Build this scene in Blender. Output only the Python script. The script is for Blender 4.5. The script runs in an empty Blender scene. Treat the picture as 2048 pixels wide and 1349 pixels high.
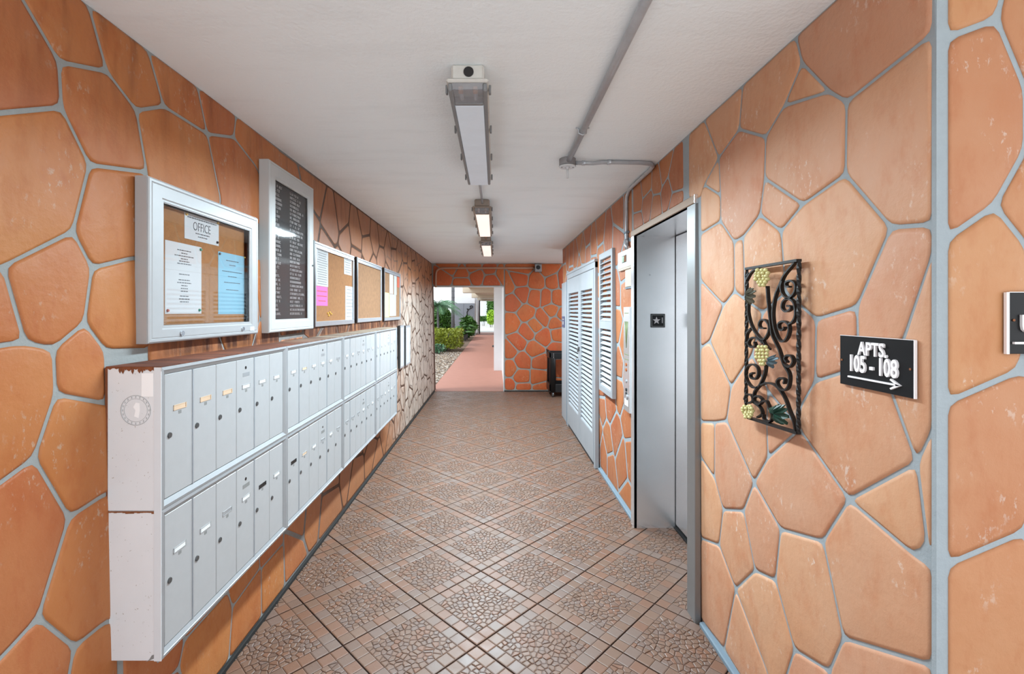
import bpy, bmesh, math, random
from mathutils import Vector, Matrix
random.seed(7)
SC = bpy.context.scene
COL = SC.collection
# ------------------------------------------------------------------ camera, sky, lights, exposure
F, VX, VY, H = 934.0, 990.0, 622.3, 1.57          # focal length / vanishing point in photo pixels, eye height
CH = 2.498                                        # ceiling height
cam_d = bpy.data.cameras.new('camera')
cam = bpy.data.objects.new('camera', cam_d); COL.objects.link(cam)
cam.location = (0, 0, H); cam.rotation_euler = (math.pi / 2, 0, 0)
cam_d.sensor_fit = 'HORIZONTAL'; cam_d.sensor_width = 36.0
cam_d.lens = F / 2048 * 36
cam_d.shift_x = (1024 - VX) / 2048
cam_d.shift_y = -(674.5 - VY) / 2048
cam_d.clip_start = 0.02; cam_d.clip_end = 300
SC.camera = cam
SC.view_settings.view_transform = 'Standard'
SC.view_settings.look = 'None'
SC.view_settings.exposure = 0.42
SC.view_settings.gamma = 1.0
SC.view_settings.use_curve_mapping = False
SC.cycles.diffuse_bounces = 6
SC.cycles.max_bounces = 10
SC.cycles.transparent_max_bounces = 12
SC.cycles.use_denoising = True
SC.cycles.sample_clamp_indirect = 6
world = bpy.data.worlds.new('sky'); SC.world = world
world.use_nodes = True
wn = world.node_tree.nodes; wl = world.node_tree.links
bg = wn['Background']; bg.inputs[1].default_value = 1.75
tc = wn.new('ShaderNodeTexCoord'); sep = wn.new('ShaderNodeSeparateXYZ'); rmp = wn.new('ShaderNodeValToRGB')
wl.new(tc.outputs['Generated'], sep.inputs[0]); wl.new(sep.outputs['Z'], rmp.inputs[0]); wl.new(rmp.outputs[0], bg.inputs[0])
rmp.color_ramp.elements[0].color = (0.90, 0.94, 0.98, 1); rmp.color_ramp.elements[1].color = (0.80, 0.89, 1.0, 1)
sun_d = bpy.data.lights.new('hazy_sun', 'SUN'); sun_d.energy = 1.4; sun_d.angle = math.radians(14); sun_d.color = (1, .95, .86)
sun = bpy.data.objects.new('hazy_sun', sun_d); COL.objects.link(sun); sun.location = (-6, 16, 12)
sun.rotation_euler = (math.radians(8), math.radians(-34), 0)
LAMPS = [(-0.103, 1.75, 3.05, 50.0), (-0.108, 3.87, 5.17, 90.0), (-0.112, 5.78, 7.05, 70.0)]   # x, y0, y1, lamp watts at each ceiling fixture; the nearest is added fill

# ------------------------------------------------------------------ helpers
def lin(r, g, b):
    f = lambda c: ((c / 255 + .055) / 1.055) ** 2.4 if c > 10.3 else c / 255 / 12.92
    return (f(r), f(g), f(b), 1)

class MB:
    """collects polygons of one mesh, with an optional colour per face"""
    def __init__(s): s.v = []; s.f = []; s.c = []; s.sm = []
    def poly(s, pts, col=None, smooth=False):
        i = len(s.v); s.v += [tuple(p) for p in pts]; s.f.append(tuple(range(i, i + len(pts)))); s.c.append(col); s.sm.append(smooth)
    def grid(s, rings, close=True, col=None, smooth=False, cap0=False, cap1=False):
        i = len(s.v); n = len(rings[0])
        for r in rings: s.v += [tuple(p) for p in r]
        for a in range(len(rings) - 1):
            for k in range(n if close else n - 1):
                k2 = (k + 1) % n
                s.f.append((i + a * n + k, i + a * n + k2, i + (a + 1) * n + k2, i + (a + 1) * n + k)); s.c.append(col); s.sm.append(smooth)
        if cap0: s.f.append(tuple(i + k for k in range(n))[::-1]); s.c.append(col); s.sm.append(False)
        if cap1: s.f.append(tuple(i + (len(rings) - 1) * n + k for k in range(n))); s.c.append(col); s.sm.append(smooth)
        return s
    def box(s, x0, x1, y0, y1, z0, z1, b=0.0, col=None):
        if x0 > x1: x0, x1 = x1, x0
        if y0 > y1: y0, y1 = y1, y0
        if z0 > z1: z0, z1 = z1, z0
        b = min(b, (x1 - x0) * .45, (y1 - y0) * .45, (z1 - z0) * .45)
        if b <= 0:
            i = len(s.v)
            s.v += [(x, y, z) for z in (z0, z1) for y in (y0, y1) for x in (x0, x1)]
            for q in ((0, 2, 3, 1), (4, 5, 7, 6), (0, 1, 5, 4), (2, 6, 7, 3), (0, 4, 6, 2), (1, 3, 7, 5)):
                s.f.append(tuple(i + k for k in q)); s.c.append(col); s.sm.append(False)
            return s
        bm = bmesh.new(); bmesh.ops.create_cube(bm, size=1)
        for v in bm.verts:
            v.co = Vector(((x0 + x1) / 2 + v.co.x * (x1 - x0), (y0 + y1) / 2 + v.co.y * (y1 - y0), (z0 + z1) / 2 + v.co.z * (z1 - z0)))
        bmesh.ops.bevel(bm, geom=bm.edges[:], offset=b, segments=1, affect='EDGES')
        s.add_bm(bm, col); return s
    def add_bm(s, bm, col=None, smooth=False):
        bm.verts.index_update(); i = len(s.v)
        s.v += [tuple(v.co) for v in bm.verts]
        for f in bm.faces: s.f.append(tuple(i + v.index for v in f.verts)); s.c.append(col); s.sm.append(smooth)
        bm.free()
    def tube(s, pts, r, n=8, caps=True, col=None):
        pts = [Vector(p) for p in pts]; rings = []; up = None
        for k, p in enumerate(pts):
            t = (pts[min(k + 1, len(pts) - 1)] - pts[max(k - 1, 0)]).normalized()
            if up is None: up = t.orthogonal().normalized()
            up = (up - t * up.dot(t)).normalized(); w = t.cross(up)
            rr = r[k] if isinstance(r, (list, tuple)) else r
            rings.append([p + up * rr * math.cos(a) + w * rr * math.sin(a) for a in [2 * math.pi * j / n for j in range(n)]])
        return s.grid(rings, True, col, True, caps, caps)
    def ball(s, c, rx, ry, rz, n=8, m=5, col=None):
        rings = []
        for a in range(m + 1):
            th = math.pi * (a + .02) / (m + .04)
            rings.append([(c[0] + rx * math.sin(th) * math.cos(2 * math.pi * k / n), c[1] + ry * math.sin(th) * math.sin(2 * math.pi * k / n), c[2] - rz * math.cos(th)) for k in range(n)])
        return s.grid(rings, True, col, True, True, True)
    def cyl(s, c, axis, r, h, n=14, r2=None, col=None):
        a = Vector(axis).normalized(); u = a.orthogonal().normalized(); w = a.cross(u); c = Vector(c)
        r2 = r if r2 is None else r2
        R = lambda q, rr: [q + u * rr * math.cos(2 * math.pi * k / n) + w * rr * math.sin(2 * math.pi * k / n) for k in range(n)]
        s.grid([R(c, r), R(c + a * h, r2)], True, col, True, True, False)
        s.poly(R(c + a * h, r2), col); return s

def wloc(o):
    v = Vector((0, 0, 0))
    while o is not None: v += o.location; o = o.parent
    return v
def link(o, parent=None, at=None):
    COL.objects.link(o)
    if at is not None: o.location = Vector(at) - (wloc(parent) if parent else Vector((0, 0, 0)))
    if parent: o.parent = parent
    return o
def obj(name, mb, mat, parent=None, origin=None, shared=None):
    if shared is not None: return link(bpy.data.objects.new(name, shared), parent, origin)
    xs = list(zip(*mb.v))
    if origin is None:
        origin = tuple((min(a) + max(a)) / 2 for a in xs)
        if parent is None: origin = (origin[0], origin[1], min(xs[2]))
    me = bpy.data.meshes.new(name)
    me.from_pydata([(v[0] - origin[0], v[1] - origin[1], v[2] - origin[2]) for v in mb.v], [], mb.f)
    me.polygons.foreach_set('use_smooth', mb.sm)
    if any(c is not None for c in mb.c):
        at = me.color_attributes.new('tint', 'FLOAT_COLOR', 'CORNER'); k = 0
        for p, c in zip(me.polygons, mb.c):
            for _ in range(p.loop_total): at.data[k].color = c or (1, 1, 1, 1); k += 1
    me.materials.append(mat); me.update()
    return link(bpy.data.objects.new(name, me), parent, origin)
def thing(name, loc, label, cat, group=None):
    o = bpy.data.objects.new(name, None); o.empty_display_size = .05; link(o, None, loc); return tag(o, label, cat, group)
def tag(o, label, cat, group=None):
    o['label'] = label; o['category'] = cat
    if group: o['group'] = group
    return o
def struct(o): o['kind'] = 'structure'; return o
def rect(name, axis, c, u0, u1, z0, z1, t, mat, parent, b=0.0):
    """thin plate: axis 'x+' / 'x-' / 'y-' is the way it faces, c the plane its back lies on, t its thickness"""
    m = MB()
    if axis == 'x+': m.box(c, c + t, u0, u1, z0, z1, b)
    elif axis == 'x-': m.box(c - t, c, u0, u1, z0, z1, b)
    else: m.box(u0, u1, c - t, c, z0, z1, b)
    return obj(name, m, mat, parent)
ROT = {'x-': Matrix(((0, 0, -1), (-1, 0, 0), (0, 1, 0))), 'x+': Matrix(((0, 0, 1), (1, 0, 0), (0, 1, 0))), 'y-': Matrix(((1, 0, 0), (0, 0, -1), (0, 1, 0)))}
def text(name, body, size, at, axis, mat, parent, ext=.002, xs=1.0, align='CENTER', bev=0.0, off=0.0):
    cu = bpy.data.curves.new(name, 'FONT'); cu.body = body; cu.size = size; cu.extrude = ext; cu.align_x = align; cu.align_y = 'CENTER'
    cu.bevel_depth = bev; cu.resolution_u = 3; cu.offset = off
    cu.materials.append(mat)
    tmp = bpy.data.objects.new('tmp', cu); me = bpy.data.meshes.new_from_object(tmp); bpy.data.objects.remove(tmp)
    me.transform(Matrix.Diagonal((xs, 1, 1, 1))); me.transform(ROT[axis].to_4x4())
    return link(bpy.data.objects.new(name, me), parent, at)

# planes the photograph's pixels are read on
AL0, AL1 = 1.182, 0.0212            # left wall: x = -(AL0 + AL1 z)
AR0, AR1 = 1.044, -0.0112           # right wall: x = AR0 + AR1 z
YB, YF = 9.097, 1.081               # back wall, front-facing return of the right wall
def onL(px, py):
    y = (AL0 + AL1 * H) / ((VX - px) / F + AL1 * (py - VY) / F); return y, H - (py - VY) / F * y
def onR(px, py):
    y = (AR0 + AR1 * H) / ((px - VX) / F + AR1 * (py - VY) / F); return y, H - (py - VY) / F * y
def onY(px, py, y): return (px - VX) * y / F, H - (py - VY) * y / F
XL = lambda z: -(AL0 + AL1 * z)
XR = lambda z: AR0 + AR1 * z

# ------------------------------------------------------------------ materials
class NT:
    def __init__(s, name):
        s.m = bpy.data.materials.new(name); s.m.use_nodes = True; s.t = s.m.node_tree; s.n = s.t.nodes; s.l = s.t.links
        s.b = s.n['Principled BSDF']
    def new(s, k, **kw):
        n = s.n.new(k)
        for a, v in kw.items(): setattr(n, a, v)
        return n
    def put(s, sock, v):
        if hasattr(v, 'is_output') or isinstance(v, bpy.types.NodeSocket): s.l.new(v, sock)
        else: sock.default_value = v
    def noise(s, vec, scale, detail=3, rough=.55):
        n = s.new('ShaderNodeTexNoise'); s.put(n.inputs['Vector'], vec); n.inputs['Scale'].default_value = scale
        n.inputs['Detail'].default_value = detail; n.inputs['Roughness'].default_value = rough; return n.outputs['Fac']
    def ramp(s, fac, a, b):
        n = s.new('ShaderNodeMapRange'); s.put(n.inputs['Value'], fac); n.inputs['From Min'].default_value = a; n.inputs['From Max'].default_value = b; return n.outputs[0]
    def mix(s, fac, a, b, mode='MIX'):
        n = s.new('ShaderNodeMix', data_type='RGBA', blend_type=mode); s.put(n.inputs[0], fac); s.put(n.inputs[6], a); s.put(n.inputs[7], b); return n.outputs[2]
    def math(s, op, a, b=0.0, clamp=False):
        n = s.new('ShaderNodeMath', operation=op, use_clamp=clamp); s.put(n.inputs[0], a); s.put(n.inputs[1], b); return n.outputs[0]
    def pos(s): return s.new('ShaderNodeNewGeometry').outputs['Position']
    def objc(s): return s.new('ShaderNodeTexCoord').outputs['Object']
    def rnd(s): return s.new('ShaderNodeObjectInfo').outputs['Random']
    def scale(s, vec, sc):
        n = s.new('ShaderNodeMapping'); s.put(n.inputs['Vector'], vec); n.inputs['Scale'].default_value = sc; return n.outputs[0]
    def bump(s, h, strength=.3, dist=.005):
        n = s.new('ShaderNodeBump'); s.put(n.inputs['Height'], h); n.inputs['Strength'].default_value = strength; n.inputs['Distance'].default_value = dist
        s.l.new(n.outputs[0], s.b.inputs['Normal'])
    def set(s, col=None, rough=None, metal=None, spec=None):
        if col is not None: s.put(s.b.inputs['Base Color'], col)
        if rough is not None: s.put(s.b.inputs['Roughness'], rough)
        if metal is not None: s.b.inputs['Metallic'].default_value = metal
        if spec is not None: s.b.inputs['Specular IOR Level'].default_value = spec
        return s.m

def plain(name, col, rough=.5, metal=0.0, spec=.5, var=.06, sc=14.0, bump=0.0):
    t = NT(name); n = t.noise(t.pos(), sc, 4)
    dk = tuple(c * (1 - var * 2.2) for c in col[:3]) + (1,); lt = tuple(min(1, c * (1 + var)) for c in col[:3]) + (1,)
    t.set(t.mix(n, dk, lt), rough, metal, spec)
    if bump: t.bump(t.noise(t.pos(), sc * 6, 3), bump, .003)
    return t.m

def stone_mat(name, a, b, dark, scuff, rough=.5, dirt_and_sheen=False):
    a, b, dark = [tuple(c * .97 for c in q[:3]) + (1,) for q in (a, b, dark)]
    t = NT(name); p = t.pos()
    n1 = t.noise(p, 3.2, 4, .6); n2 = t.noise(t.scale(p, (9, 9, 4)), 1.6, 5, .65); r = t.rnd()
    c = t.mix(t.ramp(n1, .32, .68), a, b)
    c = t.mix(t.math('MULTIPLY', t.ramp(n2, .52, .78), .55), c, dark)
    hs = t.new('ShaderNodeHueSaturation'); t.put(hs.inputs['Hue'], t.math('ADD', t.math('MULTIPLY', r, .010), .495))
    t.put(hs.inputs['Value'], t.math('ADD', t.math('MULTIPLY', r, .12), .94)); t.put(hs.inputs['Color'], c); c = hs.outputs[0]
    c = t.mix(t.math('MULTIPLY', t.ramp(t.noise(t.scale(p, (2.4, 2.4, 1.5)), 2.6, 4, .7), .56, .74), .5), c, dark)
    f = t.math('MULTIPLY', t.ramp(t.noise(p, 5.5, 2), .5, .64), t.ramp(t.noise(t.scale(p, (60, 60, 34)), 1.0, 3, .7), .58, .66))
    c = t.mix(t.math('MULTIPLY', f, .5), c, scuff)
    if dirt_and_sheen:   # older browner paint beyond the letter board, daylight sheen painted in near the doorway
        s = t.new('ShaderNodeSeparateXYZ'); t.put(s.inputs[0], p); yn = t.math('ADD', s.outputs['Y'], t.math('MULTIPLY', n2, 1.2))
        c = t.mix(t.math('MULTIPLY', t.ramp(yn, 3.2, 4.0), .75), c, t.mix(n2, lin(122, 78, 50), lin(168, 116, 84)))
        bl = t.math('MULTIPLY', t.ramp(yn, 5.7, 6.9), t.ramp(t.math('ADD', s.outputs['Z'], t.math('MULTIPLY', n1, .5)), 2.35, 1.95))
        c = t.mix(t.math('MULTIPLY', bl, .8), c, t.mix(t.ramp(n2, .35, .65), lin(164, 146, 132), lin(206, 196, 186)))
        vc = t.new('ShaderNodeTexVoronoi', feature='DISTANCE_TO_EDGE'); t.put(vc.inputs['Vector'], t.scale(p, (3, 5.5, 4.2))); vc.inputs['Scale'].default_value = 1.0
        c = t.mix(t.math('MULTIPLY', t.math('MULTIPLY', t.ramp(yn, 5.4, 6.2), t.ramp(vc.outputs['Distance'], .05, .015)), .75), c, lin(84, 66, 56))
    if dirt_and_sheen:   # soot and rust runs under the notice boards
        s = t.new('ShaderNodeSeparateXYZ'); t.put(s.inputs[0], p)
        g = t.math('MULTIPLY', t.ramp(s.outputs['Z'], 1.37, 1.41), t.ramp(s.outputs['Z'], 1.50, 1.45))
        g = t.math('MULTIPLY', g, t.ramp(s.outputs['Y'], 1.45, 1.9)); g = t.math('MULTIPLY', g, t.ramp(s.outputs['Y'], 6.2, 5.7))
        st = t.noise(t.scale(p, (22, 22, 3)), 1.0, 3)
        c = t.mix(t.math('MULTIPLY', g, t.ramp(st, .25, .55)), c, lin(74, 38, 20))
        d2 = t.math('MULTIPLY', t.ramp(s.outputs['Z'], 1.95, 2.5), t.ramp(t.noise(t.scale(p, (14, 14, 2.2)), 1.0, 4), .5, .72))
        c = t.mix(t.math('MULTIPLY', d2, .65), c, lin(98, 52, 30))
    t.set(c, t.math('ADD', t.math('MULTIPLY', n2, .25), rough - .12), 0, .28)
    t.bump(t.math('ADD', t.noise(p, 38, 4, .7), t.math('MULTIPLY', t.noise(p, 7, 3), 2.0)), .45, .004)
    return t.m
M = {}
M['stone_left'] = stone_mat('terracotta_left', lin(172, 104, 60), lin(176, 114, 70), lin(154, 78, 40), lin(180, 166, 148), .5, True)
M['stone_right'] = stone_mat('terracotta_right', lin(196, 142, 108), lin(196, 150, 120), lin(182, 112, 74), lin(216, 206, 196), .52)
M['stone_right_shaded'] = stone_mat('terracotta_right_shaded', lin(170, 100, 62), lin(172, 112, 76), lin(148, 76, 44), lin(206, 190, 176), .52)  # darker copy of the right stones, their shading painted into the colour
M['stone_front'] = stone_mat('terracotta_front', lin(178, 120, 82), lin(184, 134, 98), lin(164, 96, 58), lin(206, 198, 188), .52)
M['stone_back'] = stone_mat('terracotta_back', lin(190, 90, 46), lin(178, 98, 56), lin(156, 70, 36), lin(190, 150, 120), .55)
def grout_mat(name, col, far=None):
    t = NT(name); p = t.pos(); n = t.noise(p, 26, 4, .7)
    c = t.mix(n, tuple(x * .82 for x in col[:3]) + (1,), col)
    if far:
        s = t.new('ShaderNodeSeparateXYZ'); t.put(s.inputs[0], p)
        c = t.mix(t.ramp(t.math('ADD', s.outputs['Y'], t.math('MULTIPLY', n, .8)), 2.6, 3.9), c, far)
    t.set(c, .8, 0, .3); t.bump(t.noise(p, 90, 3, .7), .5, .003); return t.m
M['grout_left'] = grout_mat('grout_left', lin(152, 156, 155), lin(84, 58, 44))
M['grout_right'] = grout_mat('grout_right', lin(156, 164, 168))
M['grout_back'] = grout_mat('grout_back', lin(148, 140, 132))
t = NT('ceiling_paint'); p = t.pos()
dirt = t.math('MULTIPLY', t.ramp(t.noise(t.scale(p, (1.2, 5, 1)), 1.3, 5, .65), .5, .8), .22)
t.set(t.mix(dirt, lin(240, 247, 250), lin(196, 201, 204)), .62, 0, .35)
t.bump(t.math('ADD', t.noise(p, 9, 5, .6), t.noise(p, 60, 3)), .35, .006); M['ceiling'] = t.m
t = NT('fired_tile'); at = t.new('ShaderNodeAttribute', attribute_name='tint'); p = t.pos()
c = t.mix(t.math('MULTIPLY', t.noise(p, 55, 4, .7), .5), at.outputs['Color'], lin(116, 82, 66), 'MIX')
c = t.mix(t.math('MULTIPLY', t.ramp(t.noise(p, 1.3, 3), .35, .7), .25), c, lin(104, 76, 62))
t.set(c, t.math('ADD', t.math('MULTIPLY', t.noise(p, 14, 3), .25), .31), 0, .37); t.bump(t.noise(p, 160, 3, .6), .25, .002); M['tile'] = t.m
M['floor_grout'] = plain('floor_grout', lin(74, 60, 54), .85)
M['white_paint'] = plain('white_paint', lin(212, 215, 218), .42, var=.03)
M['door_white'] = plain('door_white', lin(150, 153, 157), .45, var=.05, sc=6)
t = NT('mailbox_side'); p = t.pos(); sp = t.ramp(t.noise(p, 120, 2), .70, .74)
t.set(t.mix(t.math('MULTIPLY', sp, .7), t.mix(t.noise(p, 5, 3), lin(206, 208, 210), lin(226, 227, 229)), lin(150, 140, 124)), .4); M['side_white'] = t.m
M['alum'] = plain('painted_aluminium', lin(176, 177, 178), .38, .15, .5, .03, 30)
M['alum_frame'] = plain('frame_aluminium', lin(166, 169, 172), .34, .35, .5, .04, 30)
M['silver'] = plain('anodised_silver', lin(190, 196, 202), .28, .6, .5, .04, 30)
M['letter_frame'] = plain('letter_board_frame', lin(184, 186, 186), .45, var=.03)
M['lock'] = plain('lock_metal', lin(98, 98, 98), .4, .6)
M['black'] = plain('black_gloss', lin(20, 20, 22), .35)
M['dark'] = plain('dark_gap', lin(34, 32, 32), .7)
M['card_tan'] = plain('tan_card', lin(206, 178, 150), .7)
M['card_white'] = plain('white_card', lin(226, 226, 224), .6)
M['plate_grey'] = plain('grey_plate', lin(130, 130, 128), .6)
M['mark'] = plain('ink', lin(58, 58, 62), .8)
M['cork'] = plain('cork', lin(152, 102, 56), .85, var=.16, sc=40, bump=.4)
M['cork2'] = plain('cork_faded', lin(140, 101, 68), .85, var=.2, sc=30, bump=.4)
M['paper'] = plain('white_paper', lin(188, 189, 191), .75, var=.02)
M['paper_blue'] = plain('blue_paper', lin(122, 168, 188), .75, var=.02)
M['paper_pink'] = plain('pink_paper', lin(220, 96, 160), .75, var=.03)
M['paper_yellow'] = plain('yellow_paper', lin(226, 228, 140), .75, var=.02)
M['paper_grey'] = plain('grey_paper', lin(170, 174, 180), .7, var=.05)
M['red'] = plain('red_print', lin(176, 74, 42), .6)
M['pin_green'] = plain('green_pin', lin(40, 140, 110), .4); M['pin_yellow'] = plain('yellow_pin', lin(236, 190, 90), .4)
M['felt'] = plain('black_felt', lin(46, 42, 42), .9, var=.1, sc=60)
M['letters'] = plain('letterboard_white', lin(158, 152, 152), .5)
M['rust_paint'] = plain('brown_wall_paint', lin(128, 72, 40), .8, var=.25, sc=50)
M['sticker'] = plain('clear_sticker', lin(176, 178, 180), .4)
M['bright_white'] = plain('bright_white', lin(240, 240, 240), .6, var=.01)
M['case_alum'] = plain('case_aluminium', lin(172, 174, 176), .36, .2, .5, .03, 30)
M['rust'] = plain('rust', lin(138, 84, 50), .85, var=.25, sc=60, bump=.5)
t = NT('grimy_ledge'); p = t.pos(); sp_ = t.new('ShaderNodeSeparateXYZ'); t.put(sp_.inputs[0], p)
st_ = t.noise(t.scale(p, (2, 26, 2)), 1.0, 4, .7); fa_ = t.ramp(sp_.outputs['Y'], 2.4, 3.2)
t.set(t.mix(t.ramp(st_, .42, .6), lin(78, 38, 20), t.mix(fa_, lin(124, 66, 38), lin(160, 148, 128))), .85); M['grime'] = t.m
M['conduit'] = plain('galvanised_conduit', lin(178, 181, 186), .34, .2, .5, .12, 25)
M['conduit_painted'] = plain('painted_conduit', lin(172, 128, 104), .5)
M['box_grey'] = plain('cast_box', lin(150, 150, 152), .5, .5)
M['fix_housing'] = plain('fixture_housing', lin(206, 204, 198), .5, var=.1, sc=20)
M['fix_brown'] = plain('aged_fixture_housing', lin(150, 136, 124), .55, var=.12, sc=20)
M['fix_grey'] = plain('grey_fixture_rim', lin(134, 136, 138), .5, .2)
M['lampholder'] = plain('lamp_holder', lin(226, 186, 160), .5)
def panel_mat(name, col, em):
    t = NT(name); n = t.noise(t.scale(t.pos(), (6, 9, 6)), 1.5, 4)
    c = t.mix(n, tuple(x * .86 for x in col[:3]) + (1,), col); t.set(c, .4)
    t.put(t.b.inputs['Emission Color'], c); t.b.inputs['Emission Strength'].default_value = em; return t.m
M['diffuser'] = panel_mat('faint_glow_diffuser', lin(204, 214, 224), .16)  # weak glow added to lift the panel of the switched-off fixture
M['diffuser_lit'] = panel_mat('lit_diffuser', lin(250, 238, 230), .62)
t = NT('brushed_steel'); p = t.pos(); n = t.noise(t.scale(p, (160, 160, 5)), 1.0, 2)
t.set(t.mix(t.noise(t.scale(p, (2, 2, 3)), 1.0, 4), lin(210, 211, 213), lin(238, 239, 241)), t.math('ADD', t.math('MULTIPLY', n, .02), .25), .8)
M['steel'] = t.m
M['steel_warm'] = plain('steel_trim', lin(150, 124, 102), .45, .2, .5, .03)
M['steel_dark'] = plain('steel_jamb', lin(138, 138, 138), .38, .6, .5, .05)
M['cream'] = plain('cream_plastic', lin(232, 228, 218), .45, var=.02)
M['beige'] = plain('beige_plastic', lin(190, 176, 158), .5, var=.03)
t = NT('green_screen'); t.set(lin(60, 92, 40), .3); t.put(t.b.inputs['Emission Color'], lin(90, 170, 70)); t.b.inputs['Emission Strength'].default_value = .12; M['screen'] = t.m
M['orange_reflect'] = plain('amber_button', lin(176, 96, 40), .35)
M['etch_green'] = plain('etched_green', lin(128, 140, 96), .4, .3)
M['iron'] = plain('wrought_iron', lin(26, 22, 20), .48, .1, .4, .25, 80, .3)
M['grape'] = plain('painted_grapes', lin(206, 196, 134), .4, var=.2, sc=120)
M['leaf_grey'] = plain('painted_leaf_grey', lin(92, 92, 78), .5, var=.3, sc=120)
M['leaf_green'] = plain('painted_leaf_green', lin(30, 62, 48), .4, var=.3, sc=120)
M['leaf_blue'] = plain('painted_leaf_blue', lin(84, 108, 118), .4, var=.2, sc=120)
M['sign_black'] = plain('sign_black', lin(14, 13, 15), .35, 0, .25, .1)
M['sign_white'] = plain('sign_white', lin(238, 232, 232), .45, var=.02)
M['navy'] = plain('navy_plaque', lin(60, 72, 104), .4)
M['cart'] = plain('black_cart', lin(18, 17, 18), .35)
M['chrome'] = plain('chrome', lin(220, 222, 226), .15, 1.0)
M['caulk'] = plain('grey_caulk', lin(112, 128, 140), .7)
M['black_caulk'] = plain('black_grime', lin(30, 28, 26), .85, var=.2, sc=40)
M['pink_path'] = plain('pink_concrete', lin(172, 122, 106), .75, var=.05, sc=5, bump=.3)
M['concrete'] = plain('pale_concrete', lin(172, 170, 164), .85, var=.06, sc=3)
M['concrete_bounce'] = plain('light_bounce_concrete', lin(232, 230, 226), .85, var=.04, sc=3)  # near-white so the unseen ground bounces light up onto the ceiling
M['soil'] = plain('soil', lin(130, 108, 88), .9, var=.2, sc=12)
M['stucco'] = plain('white_stucco', lin(222, 224, 226), .7, var=.03, sc=8, bump=.2)
M['stucco_grey'] = plain('grey_stucco', lin(134, 138, 146), .7, var=.05, sc=5)
M['soffit'] = plain('cream_soffit', lin(204, 192, 172), .7, var=.03)
M['bark'] = plain('palm_bark', lin(112, 112, 116), .85, var=.2, sc=20)
def leaf_mat(name, a, b):
    t = NT(name); n = t.noise(t.pos(), 9, 3); at = t.new('ShaderNodeAttribute', attribute_name='tint')
    t.set(t.mix(.75, t.mix(n, a, b), at.outputs['Color'], 'MULTIPLY'), .5, 0, .4)
    t.put(t.b.inputs['Subsurface Weight'], .0); return t.m
M['hedge'] = leaf_mat('hedge_leaf', lin(92, 118, 28), lin(176, 184, 46))
M['frond'] = leaf_mat('frond_leaf', lin(58, 108, 62), lin(116, 160, 126))
M['bush'] = leaf_mat('bush_leaf', lin(34, 80, 26), lin(88, 136, 46))
M['bright_bush'] = leaf_mat('bright_bush_leaf', lin(120, 176, 30), lin(190, 226, 60))
t = NT('pebbles'); at = t.new('ShaderNodeAttribute', attribute_name='tint'); t.set(at.outputs['Color'], .7); M['pebble'] = t.m
for nm, key, rg_ in (('clear_pane', 'glass', .012), ('dull_acrylic', 'acrylic', .06)):
    ior_ = 1.5 if key == 'glass' else 1.15; t = NT(nm); t.n.remove(t.b)
    tr = t.new('ShaderNodeBsdfTransparent'); gl = t.new('ShaderNodeBsdfGlossy'); gl.inputs['Roughness'].default_value = rg_
    ge = t.new('ShaderNodeNewGeometry'); fr = t.new('ShaderNodeFresnel'); t.put(fr.inputs[0], t.math('SUBTRACT', ior_, t.math('MULTIPLY', ge.outputs['Backfacing'], ior_ - 1 / ior_))); mx = t.new('ShaderNodeMixShader')
    t.l.new(fr.outputs[0], mx.inputs[0]); t.l.new(tr.outputs[0], mx.inputs[1]); t.l.new(gl.outputs[0], mx.inputs[2])
    t.l.new(mx.outputs[0], t.n['Material Output'].inputs[0]); M[key] = t.m
t = NT('smoky_lens'); t.n.remove(t.b)
tr = t.new('ShaderNodeBsdfTransparent'); tr.inputs[0].default_value = (.9, .9, .92, 1); gl = t.new('ShaderNodeBsdfDiffuse'); gl.inputs[0].default_value = (.55, .56, .58, 1)
mx = t.new('ShaderNodeMixShader'); mx.inputs[0].default_value = .3
t.l.new(tr.outputs[0], mx.inputs[1]); t.l.new(gl.outputs[0], mx.inputs[2]); t.l.new(mx.outputs[0], t.n['Material Output'].inputs[0]); M['lens'] = t.m

# ------------------------------------------------------------------ room shell
def wall_box(m, side, y0, y1, z0, z1, thick=.3):
    """a leaning wall block whose inner face follows the left or right wall plane"""
    if side == 'L': a, b = [XL(z0), XL(z1)], [XL(z0) - thick, XL(z1) - thick]
    else: a, b = [XR(z0), XR(z1)], [XR(z0) + thick, XR(z1) + thick]
    P = lambda k, y, z, i: ((a, b)[k][i], y, z)
    v = [P(0, y0, z0, 0), P(0, y1, z0, 0), P(0, y1, z1, 1), P(0, y0, z1, 1), P(1, y0, z0, 0), P(1, y1, z0, 0), P(1, y1, z1, 1), P(1, y0, z1, 1)]
    for q in ((0, 1, 2, 3), (5, 4, 7, 6), (4, 0, 3, 7), (1, 5, 6, 2), (3, 2, 6, 7), (4, 5, 1, 0)):
        m.poly([v[k] for k in q])
floor = struct(obj('floor', MB().box(-1.5, 4.2, -.4, YB + .02, -.12, -.009), M['floor_grout']))
ceiling = struct(obj('ceiling', MB().box(-1.6, 1.72, .9, 7.12, CH, CH + .25).box(-1.6, 1.37, 7.12, YB + .25, CH, CH + .25).box(-1.6, 3.4, -.25, .9, CH, CH + .25).box(1.72, 3.4, .9, YF + .3, CH, CH + .25), M['ceiling']))  # unseen front canopy added to shade the front wall; passage end shortened for daylight
m = MB(); wall_box(m, 'L', .2, YB + .22, -.1, CH)
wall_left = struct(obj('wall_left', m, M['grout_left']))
EY0, EY1, EZ = 2.43, 3.385, 2.113                  # elevator opening
m = MB(); wall_box(m, 'R', YF, EY0, -.1, CH, .45); wall_box(m, 'R', EY0, EY1, EZ + .02, CH, .45); wall_box(m, 'R', EY1, 7.02, -.1, CH, .45)
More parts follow.
